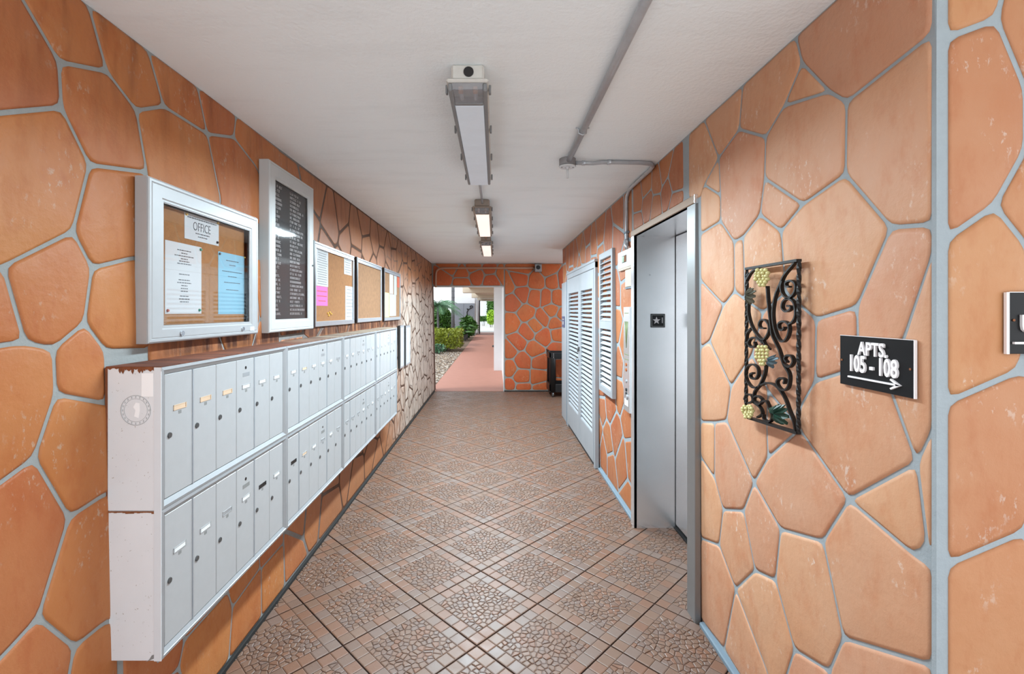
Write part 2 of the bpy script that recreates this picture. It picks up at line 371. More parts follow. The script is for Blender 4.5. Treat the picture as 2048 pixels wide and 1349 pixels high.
wall_right = struct(obj('wall_right', m, M['grout_right']))
wall_front = struct(obj('wall_front', MB().box(1.44, 4.2, YF, YF + .3, -.1, CH), M['grout_right']))
fr_m = MB().box(1.02, 1.46, YF - .002, YF + .01, -.1, CH)
obj('corner_plaster', fr_m, M['grout_right'], wall_front)
DX = .178; DZ = 2.05
m = MB().box(DX, 3.4, YB, YB + .22, -.1, CH).box(-1.5, DX, YB, YB + .22, DZ, CH)
wall_back = struct(obj('wall_back', m, M['grout_back']))
m = MB().box(DX - .012, DX - .001, YB + .004, YB + .22, 0, DZ - .001).box(-1.19, DX, YB + .004, YB + .22, DZ - .012, DZ - .001)
obj('door_reveal', m, M['white_paint'], wall_back)
struct(obj('baseboard_left', MB().box(-1.20, -1.168, .2, YB, -.009, .022, .004), M['black_caulk']))
m = MB()
for a, b in ((YF, 2.33), (3.46, 4.62)): m.box(1.018, 1.05, a, b, -.009, .02, .005)
struct(obj('baseboard_right', m, M['caulk']))
struct(obj('baseboard_back', MB().box(DX, 3.4, YB - .012, YB, -.009, .02, .003), M['black_caulk']))

# ------------------------------------------------------------------ flagstones: each one a piece of its wall
def clip(poly, px, py, nx, ny):
    out = []
    for k in range(len(poly)):
        a, b = poly[k], poly[(k + 1) % len(poly)]
        da = (a[0] - px) * nx + (a[1] - py) * ny; db = (b[0] - px) * nx + (b[1] - py) * ny
        if da <= 0: out.append(a)
        if (da < 0 < db) or (db < 0 < da):
            s = da / (da - db); out.append((a[0] + (b[0] - a[0]) * s, a[1] + (b[1] - a[1]) * s))
    return out
def voronoi(seeds, dom):
    x0, x1, y0, y1 = dom; res = []
    for i, s in enumerate(seeds):
        poly = [(x0, y0), (x1, y0), (x1, y1), (x0, y1)]
        for j, q in sorted(((j, q) for j, q in enumerate(seeds) if j != i), key=lambda e: (e[1][0] - s[0]) ** 2 + (e[1][1] - s[1]) ** 2)[:26]:
            poly = clip(poly, (s[0] + q[0]) / 2, (s[1] + q[1]) / 2, q[0] - s[0], q[1] - s[1])
            if len(poly) < 3: break
        if len(poly) >= 3: res.append(poly)
    return res
def scatter(dom, step, rnd, jit=.34):
    x0, x1, y0, y1 = dom; nx = max(1, round((x1 - x0) / step)); ny = max(1, round((y1 - y0) / step)); out = []
    for i in range(nx):
        for j in range(ny):
            o = .5 * (i % 2)
            out.append((x0 + (i + .5 + rnd.uniform(-jit, jit)) * (x1 - x0) / nx, y0 + (j + .25 + o + rnd.uniform(-jit, jit)) * (y1 - y0) / ny))
    return [(a, min(max(b, y0 + .02), y1 - .02)) for a, b in out]
def area(p): return sum(p[k][0] * p[(k + 1) % len(p)][1] - p[(k + 1) % len(p)][0] * p[k][1] for k in range(len(p))) / 2
def inset(poly, d):
    if area(poly) < 0: poly = poly[::-1]
    q = []
    for p in poly:                                   # drop doubled points
        if not q or math.hypot(p[0] - q[-1][0], p[1] - q[-1][1]) > .012: q.append(p)
    if len(q) > 2 and math.hypot(q[0][0] - q[-1][0], q[0][1] - q[-1][1]) < .012: q.pop()
    n = len(q)
    if n < 3: return None
    out = []
    for k in range(n):
        a, b, c = q[k - 1], q[k], q[(k + 1) % n]
        e1 = Vector((b[0] - a[0], b[1] - a[1])).normalized(); e2 = Vector((c[0] - b[0], c[1] - b[1])).normalized()
        n1 = Vector((-e1.y, e1.x)); n2 = Vector((-e2.y, e2.x)); h = (n1 + n2)
        if h.length < 1e-4: h = n1
        h.normalize(); k_ = d / max(.45, h.dot(n1)); out.append((b[0] + h.x * k_, b[1] + h.y * k_))
    return out if area(out) > .0004 else None
def rounded(poly, r):
    out = []; n = len(poly)
    for k in range(n):
        a, b, c = Vector(poly[k - 1]), Vector(poly[k]), Vector(poly[(k + 1) % n])
        ra = min(r, (a - b).length * .45); rc = min(r, (c - b).length * .45)
        p = b + (a - b).normalized() * ra; q = b + (c - b).normalized() * rc
        m_ = (p + q) / 2 * .5 + b * .5
        out += [tuple(p), tuple(m_), tuple(q)]
    return out
def stone(poly, place, mat, parent, gap=.008, r=.055, h=.0042, bev=.009, name='stone'):
    q = inset(poly, gap)
    if q is None: return None
    q = rounded(q, r); cx = sum(p[0] for p in q) / len(q); cy = sum(p[1] for p in q) / len(q)
    sz = math.sqrt(abs(area(q)))
    s1 = max(.6, 1 - 2 * bev / sz); s2 = .45
    sc = lambda s: [(cx + (p[0] - cx) * s, cy + (p[1] - cy) * s) for p in q]
    m = MB()
    m.grid([[place(a, b, -.004) for a, b in q], [place(a, b, h * .55) for a, b in q], [place(a, b, h) for a, b in sc(s1)], [place(a, b, h * 1.25) for a, b in sc(s2)]], True, None, True, False, True)
    return obj(name, m, mat, parent)
pL = lambda y, z, n: (XL(z) + n, y, z)
pR = lambda y, z, n: (XR(z) - n, y, z)
pF = lambda x, z, n: (x, YF - .002 - n, z)
pB = lambda x, z, n: (x, YB - n, z)
# left wall, traced stones
L = dict(L2=(117, 124), L3=(213, 143), L5=(122, 215), L6=(178, 330), L7=(293, 345), L8=(272, 221), L9=(327, 213), L9c=(295, 99), Lc=(-48, -160), L4=(175, 6), L10=(414, 268), L10c=(394, 172),
         L11=(467, 275), L11c=(472, 231), L12=(511, 332), L13=(441, 400), L14=(145, 463), L15=(5, 531), L16=(183, 536), L17=(266, 516), L18=(168, 646), L19=(49, 686), L20=(106, 698), M4=(210, 702), M5=(110, 789),
         M6=(212, 808), M7=(67, 917), M9=(137, 1036), M10=(212, 987), M11=(75, 1236), M13=(148, 1295), M14=(212, 1243), M15=(137, 1349), a=(0, 226), b=(0, 537), c=(0, 690), d=(0, 966), e=(0, 1318),
         A0=(-300, -350), A1=(-300, 262), A2=(-300, 600), A3=(-300, 800), A4=(-300, 1180), A5=(-300, 1600), A6=(-300, 2330), f1=(120, 1782), f2=(240, 1618), g=(560, 300), g2=(560, 440), h1=(300, 440), h2=(430, 470), h3=(300, 520), h4=(300, 700), k1=(235, 808), k2=(235, 987), k3=(235, 1243))
for s in ('A0 Lc L2 L5 a A1', 'Lc L4 L3 L2', 'L4 L9c L9 L8 L3', 'L2 L3 L8 L7 L6 L5', 'L9c L10c L10 L9', 'L8 L9 L10 L13 h2 h1 L7', 'L10c L11c L11 L10', 'L10 L11 L12 g2 h2 L13', 'L11c g g2 L12 L11',
          'a L5 L6 L14 L15 b A2 A1', 'L6 L7 h1 h3 L17 L16 L14', 'L15 L14 L16 L18 L20 L19', 'A2 b L15 L19 c A3', 'L16 L17 h3 h4 M4 L18', 'L18 M4 M6 M5 L20', 'A3 c L19 L20 M5 M7 d A4', 'M5 M6 k1 k2 M10 M9 M7',
          'A4 d M7 M9 M11 e A5', 'M9 M10 k2 k3 M14 M13 M11', 'A5 e M11 M13 M15 f1 A6', 'M13 M14 k3 f2 f1 M15'):
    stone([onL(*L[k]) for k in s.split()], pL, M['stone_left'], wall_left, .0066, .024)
rn = random.Random(11)
MBX = (1.446, .872, .485, .950, 1.395)       # mailbox bank: near end, unit width, bottom, joint, top
hid = [(1.6, 2.3, 1.47, 2.02), (2.43, 3.0, 1.46, 2.35), (3.1, 3.96, 1.47, 2.02), (4.06, 4.93, 1.47, 2.02), (5.05, 5.9, 1.47, 2.02), (1.46, 4.92, .49, 1.39)]
def hidden(p):
    a = [q[0] for q in p]; b = [q[1] for q in p]
    return any(min(a) > h[0] and max(a) < h[1] and min(b) > h[2] and max(b) < h[3] for h in hid)
YA = 2.62
for dom, st in (((.22, .872, .02, CH), .36), ((1.49, YA, .02, .5), .27), ((1.625, YA, 1.34, 1.84), .3), ((YA, YB, .02, CH), .33)):
    for p in voronoi(scatter(dom, st, rn), dom):
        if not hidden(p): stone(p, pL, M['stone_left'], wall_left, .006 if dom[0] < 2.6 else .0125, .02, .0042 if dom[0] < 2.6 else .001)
# right wall, traced stones
R = dict(e0=(1378, 268), R1=(1409, 240), R2=(1438, 316), R3=(1486, 170), R4=(1479, 259), R5=(1532, 274), R6=(1569, 212), R7=(1605, 126), R8=(1592, 72), R9=(1659, 183), R10=(1694, 204), R11=(1868, 66), K=(1872, -183),
         R12=(1692, 349), R13=(1783, 455), R14=(1868, 449), R15=(1607, 409), R16=(1530, 357), R17=(1563, 463), R18=(1521, 430), R19=(1469, 484), R20=(1442, 443), R21=(1402, 468), R22=(1442, 391), R23=(1409, 370), R24=(1402, 386),
         R25=(1487, 474), J63=(1491, 600), R26=(1470, 583), R27=(1527, 625), R28=(1448, 611), R29=(1420, 683), R30=(1463, 774), R31=(1454, 842), R32=(1430, 845), R33=(1430, 957), R34=(1509, 966), R35=(1537, 916), R36=(1537, 782), R37=(1600, 859),
         R38=(1631, 763), R39=(1699, 1000), R40=(1488, 1022), R41=(1562, 1059), R42=(1447, 1020), R43=(1439, 1091), R44=(1511, 1142), R45=(1472, 1179), R46=(1552, 1161), R47=(1449, 1300), R49=(1590, 1300), R50=(1660, 1343), R51=(1647, 1083),
         R52=(1688, 1277), R53=(1868, 1332), R54=(1835, 926), R55=(1831, 1112), R58=(1715, 614), R59=(1633, 639), R60=(1572, 585), J61=(1718, 735), J62=(1775, 760), K1=(1868, 505), K2=(1868, 860), kx=(1856, 1090), ky=(1868, 1104), kz=(1868, 1136),
         i1=(1601, 815), i2=(1505, 710), i3=(1534, 849), s1=(1810, 674), x1=(1402, 561), x2=(1402, 696), x3=(1402, 844), x4=(1402, 914), x5=(1402, 1077), x6=(1402, 1240), q1=(1537, 1349), q2=(1565, 1380), f1=(1560, 1478), f2=(1700, 1688), f3=(1868, 1940), e1=(1378, 398), e2=(1402, 398))
for s in ('e0 R1 R2 R23 e2 e1', 'R1 R3 R4 R2', 'R3 R8 R7 R6 R5 R4', 'R7 R9 R6', 'R8 K R11 R10 R9 R7', 'R6 R9 R10 R12 R15 R16 R5', 'R10 R11 R14 R13 R12', 'R4 R5 R16 R18 R25 R19 R20 R22 R2', 'R2 R22 R23', 'R23 R22 R20 R21 R24',
          'R16 R15 R17 R18', 'R18 R17 R60 R27 J63 R25', 'R25 J63 R26 R19', 'R20 R19 R26 R28 x1 R21', 'R12 R13 R58 R59 R60 R17 R15', 'R13 R14 K1 s1 J62 J61 R58', 'K1 K2 R54 J62 s1', 'R59 R58 J61 R38', 'R38 J61 J62 R54 R39 R37 i1',
          'R60 R59 R38 i1 R37 R36 i2 R27', 'R28 R26 J63 R27 i2 R30 R29', 'x1 R28 R29 x2', 'x2 R29 R30 R31 R32 x3', 'R30 i2 R36 i3 R35 R34 R31', 'R36 R37 R35 i3', 'R34 R35 R37 R39 R51 R41', 'R39 R54 kx R55', 'R54 K2 ky kx', 'R39 R55 kz R53 R52 R51',
          'R32 R31 R34 R40 R42 R33', 'x3 R32 R33 x4', 'x4 R33 R42 R43 x5', 'R42 R40 R44 R45 R43', 'R34 R41 R46 R44 R40', 'x5 R43 R45 R47 x6', 'R47 R45 q1 f1', 'R45 R44 R46 R49 q2 f1 q1', 'R41 R51 R52 R50 R49 R46', 'R49 R50 f2 f1 q2', 'R50 R52 R53 f3 f2'):
    stone([onR(*R[k]) for k in s.split()], pR, M['stone_right'], wall_right, .0058, .022)
for dom, st in (((2.52, 3.44, EZ + .045, CH), .2), ((3.46, 7.02, .02, CH), .3)):
    for p in voronoi(scatter(dom, st, rn), dom): stone(p, pR, M['stone_right_shaded'], wall_right, .014 if dom[0] > 3 else .0062, .018, .0015)
G = dict(a=(1888, 78), b=(1990, 40), c=(2015, -60), d=(2048, 180), e=(1888, 480), f=(1986, 412), g=(2048, 300), h=(2052, 495), i=(1888, 806), j=(2035, 742), k=(2048, 690), l=(1888, 1130), m=(2048, 1062), t=(1888, -184), t2=(2030, -184), o=(2380, -184), o1=(2380, 120), o2=(2380, 420), o3=(2380, 700), o4=(2380, 1000), u=(1888, 1560), u2=(2120, 1560), u3=(2380, 1560), n=(2130, 1290), v=(2140, 600), w=(2130, 230), x=(2120, 770), y=(2060, 590), v0=(1888, 1955), v1=(2180, 1955), v2=(2380, 1955))
for s in ('t t2 c b a', 't2 o o1 w d b c', 'a b d g f e', 'd w o1 o2 v y h f g', 'e f h y k j i', 'y v o2 o3 x j k', 'i j x m l', 'x o3 o4 n m', 'l m n u2 u', 'n o4 u3 u2', 'u u2 v1 v0', 'u2 u3 v2 v1'):
    stone([onY(*G[k], YF) for k in s.split()], pF, M['stone_front'], wall_front, .0075, .024)
# back wall
cs = [(195, 185), (130, 405), (350, 205), (515, 200), (335, 365), (545, 370), (605, 190), (470, 95), (215, 75), (255, 515), (410, 560), (495, 490), (110, 610), (600, 540), (260, 690), (420, 745), (565, 720), (335, 632), (172, 790), (85, 870), (335, 865), (550, 865), (220, 975), (385, 985), (85, 1045), (210, 1130), (370, 1130),
      (80, 1225), (215, 1245), (400, 1245), (545, 605), (560, 1050), (448, 370), (212, 335), (540, 1220), (700, 300), (700, 560), (720, 850), (700, 1100), (860, 250), (860, 560), (850, 900), (850, 1180), (60, 250)]
seeds = [onY(1000 + a / 4.818, 520 + b / 4.818, YB) for a, b in cs]
for p in voronoi(seeds, (DX + .005, 2.2, .02, CH)):
    if max(q[1] for q in p) > .02: stone(p, pB, M['stone_back'], wall_back, .012, .05)
cs = [(200, 240), (350, 200), (350, 270), (480, 215), (590, 165), (600, 250), (690, 195), (260, 150), (450, 145)]
seeds = [onY(840 + a / 4.2156, 500 + b / 4.2156, YB) for a, b in cs]
for p in voronoi(seeds, (-1.22, DX + .005, DZ + .005, CH)): stone(p, pB, M['stone_back'], wall_back, .012, .05)

# ------------------------------------------------------------------ floor tiles: embossed squares, laid diagonally
TS = .3139 * math.sqrt(2); TX0, TY0 = -.0856, 2.191
def tile_mesh(rd):
    m = MB(); S = TS - .006; c0 = S / 7
    pal = [lin(136, 105, 87), lin(130, 100, 82), lin(140, 98, 76), lin(132, 112, 102), lin(138, 97, 76), lin(124, 99, 86), lin(130, 108, 98)]
    pal = [(q[0] * .66, q[1] * .70, q[2] * .70, 1) for q in pal]
    jc = lin(70, 54, 46)
    m.box(-S / 2, S / 2, -S / 2, S / 2, -.012, -.0032, 0, jc)
    def bit(poly, col, g, r, dz):
        q = inset(poly, g) if len(poly) > 2 else None
        if q is None: return
        if r: q = rounded(q, r)
        cx = sum(p[0] for p in q) / len(q); cy = sum(p[1] for p in q) / len(q); s = .86
        m.grid([[(a, b, -.0034) for a, b in q], [(a, b, dz - .0014) for a, b in q], [(cx + (a - cx) * s, cy + (b - cy) * s, dz) for a, b in q]], True, col, False, False, True)
    for i in range(7):
        for j in range(7):
            if i in (0, 6) or j in (0, 6):
                x, y = -S / 2 + i * c0, -S / 2 + j * c0
                bit([(x, y), (x + c0, y), (x + c0, y + c0), (x, y + c0)], rd.choice(pal), .0011, 0, -.0002)
    a = 2.5 * c0; dom = (-a, a, -a, a)
    for p in voronoi(scatter(dom, .0295, rd, .42), dom):
        bit2 = inset(p, .0017)
        if bit2 is None or abs(area(p)) < .0001: continue
        k = rd.uniform(.9, 1.05); c = rd.choice([pal[0], pal[1], pal[6], pal[5], pal[0], pal[2]])
        cx = sum(q[0] for q in bit2) / len(bit2); cy = sum(q[1] for q in bit2) / len(bit2); h = rd.uniform(-.0006, .0012)
        col = tuple(v * k for v in c[:3]) + (1,)
        m.grid([[(u, v, -.0034) for u, v in bit2], [(u, v, h - .0016) for u, v in bit2], [(cx + (u - cx) * .74, cy + (v - cy) * .74, h) for u, v in bit2]], True, col, False, False, True)
    return m
_in = inset
def inset(poly, d, _old=_in):           # small pieces need a finer weld distance
    if abs(area(poly)) > .006: return _old(poly, d)
    k = 20.0; r = _old([(a * k, b * k) for a, b in poly], d * k)
    return None if r is None else [(a / k, b / k) for a, b in r]
protos = []
for v in range(3):
    o = obj('tile', tile_mesh(random.Random(50 + v)), M['tile'], None, (0, 0, 0)); protos.append(o.data); bpy.data.objects.remove(o)
rt = random.Random(5)
for i in range(-5, 12):
    for j in range(-8, 24):
        if (i + j) % 2 == 0: continue
        x, y = TX0 + .3139 * i, TY0 + .3139 * j
        if y > YB + .05 or y < -.1 or x < -1.45 or (x > 1.5 and y < 6.8): continue
        o = obj('tile', None, None, floor, (x, y, 0), rt.choice(protos)); o.rotation_euler = (0, 0, math.pi / 4 + rt.randrange(4) * math.pi / 2)

# ------------------------------------------------------------------ mailboxes
MF = -1.033                                  # front plane of the bank
Y0, UW, ZB, ZM, ZT = MBX
def ring_frame(m, y0, y1, z0, z1, x_out, x_in, w):
    """mitred picture-frame moulding facing +x, sloping from x_out at the rim to x_in at the opening"""
    R = lambda d, x: [(x, y0 + d, z0 + d), (x, y1 - d, z0 + d), (x, y1 - d, z1 - d), (x, y0 + d, z1 - d)]
    m.grid([R(0, x_out - .02), R(0, x_out), R(w * .4, x_out + .002), R(w * .45, x_out), R(w, x_in), R(w, x_in - .012)])
ULAB = {(0, 0): 'below the white notice case marked OFFICE', (1, 0): 'below the tall letter board', (2, 0): 'below the cork board with the pink paper', (3, 0): 'below the bare cork board'}
rm = random.Random(3)
door_lock = None
for row in (0, 1):
    for u in range(4):
        y0, y1 = Y0 + u * UW, Y0 + (u + 1) * UW; z0, z1 = (ZM, ZT) if row == 0 else (ZB, ZM)
        if row == 0: lab = 'grey six-door mailbox unit in the upper row, ' + ULAB[(u, 0)]
        else: lab = 'grey six-door mailbox unit, lower row, under the unit ' + ULAB[(u, 0)].replace('white ', '').replace('tall ', '').replace('the pink', 'pink')
        T = thing('mailbox_unit', (-1.19, (y0 + y1) / 2, z0), lab, 'mailbox', 'mailbox units in the wall bank')
        xb = XL((z0 + z1) / 2)
        obj('cabinet_body', MB().box(xb, MF - .021, y0 + (0.0 if u == 0 else .0005), y1 - .0005, z0 + .0005, z1 - .0005, .001), M['side_white' if u == 0 else 'alum'], T)
        m = MB(); ring_frame(m, y0 + .0005, y1 - .0005, z0 + .0005, z1 - .0005, MF - .001, MF - .009, .024)
        obj('face_frame', m, M['alum_frame'], T)
        if u == 0: obj('corner_strip', MB().box(MF - .022, MF + .0005, y0 - .0015, y0 + .0004, z0, z1), M['white_paint'], T)
        iy0, iy1, iz0, iz1 = y0 + .025, y1 - .025, z0 + .025, z1 - .025; dw = (iy1 - iy0) / 6
        for k in range(6):
            a, b = iy0 + k * dw + .0014, iy0 + (k + 1) * dw - .0014
            D = obj('door', MB().box(MF - .0195, MF - .0085, a, b, iz0 + .001, iz1 - .001, .0015), M['alum'], T)
            if k in (0, 3): obj('hinge_rail', MB().box(MF - .016, MF - .0055, b - .0005, b + .0032, iz0, iz1), M['silver'], T)
            zc = z0 + .222 - .002 * k
            obj('lock', MB().cyl((MF - .0088, a + .022, zc), (1, 0, 0), .0098, .0035, 16, .0085), M['lock'], D)
            yc = (a + b) / 2 + .004; zs = z0 + .305
            tan = row == 0 and u == 0 and k < 3; blk = row == 1 and (u, k) in ((0, 4), (1, 0))
            w = .031
            sl = MB().box(MF - .0088, MF - .0068, yc - w, yc + w, zs - .0085, zs - .0062).box(MF - .0088, MF - .0068, yc - w, yc + w, zs + .0062, zs + .0085).box(MF - .0088, MF - .0062, yc - w, yc - w + .003, zs - .0085, zs + .0085).box(MF - .0088, MF - .0062, yc + w - .003, yc + w, zs - .0085, zs + .0085)
            S = obj('name_slot', sl, M['card_tan' if tan else ('dark' if blk else 'alum')], D)
            card = 'card_tan' if tan or (u == 1 and k == 1) else ('black' if blk else ('card_white' if rm.random() < .7 else 'alum_frame'))
            cd = obj('name_card', MB().box(MF - .0088, MF - .0076, yc - w + .004, yc + w - .004, zs - .006, zs + .006), M[card], D)
            obj('number_plate', MB().box(MF - .0088, MF - .0079, yc - .007, yc + .007, zs - .0235, zs - .0125), M['plate_grey'], D)
            if k == 3:
                obj('keyhole', MB().cyl((MF - .0088, yc - .003, z0 + .383), (1, 0, 0), .0066, .001, 12), M['black'], D)
                em = MB().box(MF - .0088, MF - .0078, yc - .026, yc + .026, z0 + .347, z0 + .363)
                obj('engraved_plate', em, M['plate_grey' if row else 'alum_frame'], D)
        if row == 0: obj('grimy_top', MB().box(xb + .001, MF - .0005, y0 + .001, y1 - .001, z1, z1 + .0025), M['grime'], T)
        if row == 0 and u == 0:
            zs_, ys_ = 1.272, y0 - .0006
            m = MB()
            for rr, tt in ((.046, .0012), (.036, .0007)):
                pts = [(-1.112 + rr * math.cos(a * .2094), y0 - .0004, 1.262 + rr * math.sin(a * .2094)) for a in range(31)]
                m.tube(pts, tt, 4)
            for a in range(20): m.box(-1.112 + .041 * math.cos(a * .314) - .0014, -1.112 + .041 * math.cos(a * .314) + .0014, y0 - .0009, y0, 1.262 + .041 * math.sin(a * .314) - .003, 1.262 + .041 * math.sin(a * .314) + .003)
            obj('round_sticker', m, M['sticker'], T)
            m = MB(); m.poly([(x, y0 - .0006, z) for x, z in ((-1.117, 1.243), (-1.103, 1.238), (-1.099, 1.262), (-1.1, 1.284), (-1.112, 1.286), (-1.12, 1.272), (-1.113, 1.262))]); obj('sticker_scrap', m, M['bright_white'], T)
            obj('paper_label', MB().box(-1.094, -1.057, y0 - .0012, y0 - .0002, 1.305, 1.377), M['bright_white'], T)
            m = MB(); rj = random.Random(14); x = -1.204
            while x < -1.036:
                w = rj.uniform(.006, .016); h_ = rj.uniform(.003, .016) * (1.6 if x > -1.165 else .5)
                m.poly([(x, y0 - .0014, z1 + .002), (x, y0 - .0014, z1 - h_ * .6), (x + w * .5, y0 - .0014, z1 - h_), (x + w, y0 - .0014, z1 - h_ * .5), (x + w, y0 - .0014, z1 + .002)]); x += w * .95
            obj('paint_drips', m, M['rust_paint'], T)
            m = MB().box(-1.207, -1.199, y0 - .0012, y0, z0, z1); obj('worn_edge', m, M['rust_paint'], T)
        if row == 1 and u == 0:
            m = MB()
            for pp in ([(-1.082, .482), (-1.07, .490), (-1.062, .503), (-1.054, .494)], [(-1.062, .503), (-1.052, .507), (-1.036, .486), (-1.044, .479), (-1.054, .494)]): m.poly([(a_, y0 - .0012, b_) for a_, b_ in pp])
            obj('torn_tape', m, M['plate_grey'], T)
            m = MB(); rj = random.Random(4); xs = [-1.198 + .009 * q for q in range(18)]
            for q in range(17):
                a_, b_ = 0, rj.uniform(.0045, .009)
                m.box(xs[q], xs[q] + .0092, y0 - .0012, y0 - .0003, z1 - b_, z1 - .0006)
            obj('rust_streak', m, M['rust'], T)
# ------------------------------------------------------------------ notice case, letter board, cork boards
def case(name, label, cat, y0, y1, z0, z1, xw, xf, oy0, oy1, oz0, oz1, back, fmat, xglass, gm='glass', dp=.014):
    T = thing(name, (xw, (y0 + y1) / 2, z0), label, cat)
    xc = xw + dp
    m = MB()
    for a, b, c, d in ((y0, oy0, z0, z1), (oy1, y1, z0, z1), (oy0, oy1, z0, oz0), (oy0, oy1, oz1, z1)): m.box(xw, xf - .006, a, b, c, d)
    obj('cabinet', m, M[fmat], T)
    m = MB(); R = lambda d, x: [(x, y0 + d, z0 + d), (x, y1 - d, z0 + d), (x, y1 - d, z1 - d), (x, y0 + d, z1 - d)]
    I = lambda d, x: [(x, oy0 - d, oz0 - d), (x, oy1 + d, oz0 - d), (x, oy1 + d, oz1 + d), (x, oy0 - d, oz1 + d)]
    m.grid([R(.002, xf - .006), R(.002, xf - .003), R(.006, xf), R(.014, xf), R(.016, xf - .002), R(.019, xf), I(.014, xf), I(.010, xf - .003), I(.003, xf - .003), I(0, xf - .009), I(0, xw + .006)])
    D = obj('door_frame', m, M[fmat], T)
    obj('backing', MB().box(xw + .002, xc, oy0 - .01, oy1 + .01, oz0 - .01, oz1 + .01), M[back], T)
    obj('glass', MB().box(xglass, xglass + .003, oy0, oy1, oz0, oz1), M[gm], T)
    return T, xc
def lines(T, name, xf, y0, y1, rows, mat, rd, hgt=.003, centre=True):
    m = MB()
    for z, w in rows:
        yc = (y0 + y1) / 2; a = yc - w / 2 if centre else y0
        x = a
        while x < a + w:
            l = rd.uniform(.006, .016); m.box(xf, xf + .0004, x, min(x + l, a + w), z - hgt / 2, z + hgt / 2); x += l + .003
    return obj(name, m, M[mat], T)
rl = random.Random(21)
T, xc = case('notice_case', 'white framed glass notice case with cork and an OFFICE sheet', 'notice board', 1.573, 2.304, 1.458, 2.027, -1.213, -1.167, 1.652, 2.231, 1.5185, 1.953, 'cork', 'case_alum', -1.178)
def onX(px, py, x): y = F * -x / (VX - px); return y, H - (py - VY) * y / F
def sheet(T, name, xc, c, mat, k=1):
    a = [onX(px, py, xc) for px, py in c]
    y0 = (a[0][0] + a[3][0]) / 2; y1 = (a[1][0] + a[2][0]) / 2; z1 = (a[0][1] + a[1][1]) / 2; z0 = (a[2][1] + a[3][1]) / 2
    P = obj(name, MB().box(xc, xc + .0012 * k, y0, y1, z0, z1), M[mat], T); return P, y0, y1, z0, z1
def pins(P, xc, pts, mats):
    for (y, z), mt in zip(pts, mats): obj('push_pin', MB().cyl((xc + .001, y, z), (1, 0, 0), .006, .006, 10, .004), M[mt], P)
P, a, b, c, d = sheet(T, 'notice_sheet', xc, [(368.5, 424), (438, 444.6), (436, 492), (368.5, 477)], 'paper')
text('office_lettering', 'OFFICE', .05, (xc + .0016, (a + b) / 2 - .004, (c + d) / 2 + .004), 'x+', M['mark'], P, .0003, .72, 'CENTER', 0, -.0006)
lines(P, 'printed_lines', xc + .0013, a, b, [(d - .016, .19), ], 'mark', rl, .0045); lines(P, 'printed_lines', xc + .0013, a, b, [(c + .03, .09), (c + .018, .06)], 'mark', rl, .0035)
pins(P, xc, [(a + .01, d - .008), (b - .008, d - .004), (b - .012, c + .014)], ['pin_yellow', 'pin_yellow', 'mark'])
P, a, b, c, d = sheet(T, 'notice_sheet', xc, [(331, 480), (403.8, 495.5), (400.7, 628), (328, 628)], 'paper')
hh = d - c
lines(P, 'printed_lines', xc + .0013, a, b, [(d - hh * q, w) for q, w in ((.1, .08), (.14, .035), (.18, .11), (.22, .04), (.255, .06), (.29, .08), (.44, .06), (.52, .065), (.56, .08), (.6, .035), (.64, .04), (.68, .04), (.75, .05), (.79, .06), (.83, .05))], 'mark', rl, .0032)
pins(P, xc, [(b - .006, d - .01), (a + .012, c + .012), (b - .014, c + .014)], ['pin_green', 'red', 'pin_green'])
P, a, b, c, d = sheet(T, 'notice_sheet', xc, [(438, 502.7), (491, 515), (489, 629), (434, 628)], 'paper_blue'); hh = d - c
lines(P, 'printed_lines', xc + .0013, a, b, [(d - hh * q, w) for q, w in ((.12, .1), (.19, .05), (.3, .16), (.38, .07), (.48, .13), (.6, .1))], 'mark', rl, .003)
pins(P, xc, [(a + .01, d - .01), (b - .006, d - .004)], ['leaf_blue', 'pin_yellow'])
for y in (1.74, 2.16): obj('lock', MB().cyl((-1.168, y, 1.487), (1, 0, 0), .011, .007, 14, .009), M['chrome'], T)
obj('maker_label', MB().box(-1.1675, -1.1664, 2.225, 2.265, 1.475, 1.495), M['paper'], T)
T, xc = case('letter_board', 'tall white framed glass case with a black felt letter board', 'notice board', 2.418, 3.008, 1.455, 2.358, -1.222, -1.167, 2.492, 2.926, 1.524, 2.272, 'felt', 'letter_frame', -1.178, 'acrylic', .036)
m = MB()
for k in range(31):
    z = 2.25 - k * .0232
    for s, e in ((2.512, 2.512 + rl.uniform(.03, .085)), (2.70, 2.70 + rl.uniform(.1, .2))):
        x = s
        while x < e:
            w = rl.choice((.007, .009, .011)); kind = rl.randrange(3)
            m.box(xc, xc + .002, x, x + .0026, z - .0068, z + .0068)
            if kind < 2: m.box(xc, xc + .002, x, x + w, z + .0045, z + .0068)
            if kind > 0: m.box(xc, xc + .002, x, x + w, z - .0068, z - .0045)
            if rl.random() < .5: m.box(xc, xc + .002, x + w - .0026, x + w, z - .0068, z + .0068)
            x += w + .005
            if rl.random() < .13: x += .012
obj('white_lettering', m, M['letters'], T)
obj('lock', MB().cyl((-1.168, 2.985, 1.86), (1, 0, 0), .006, .006, 10), M['lock'], T)
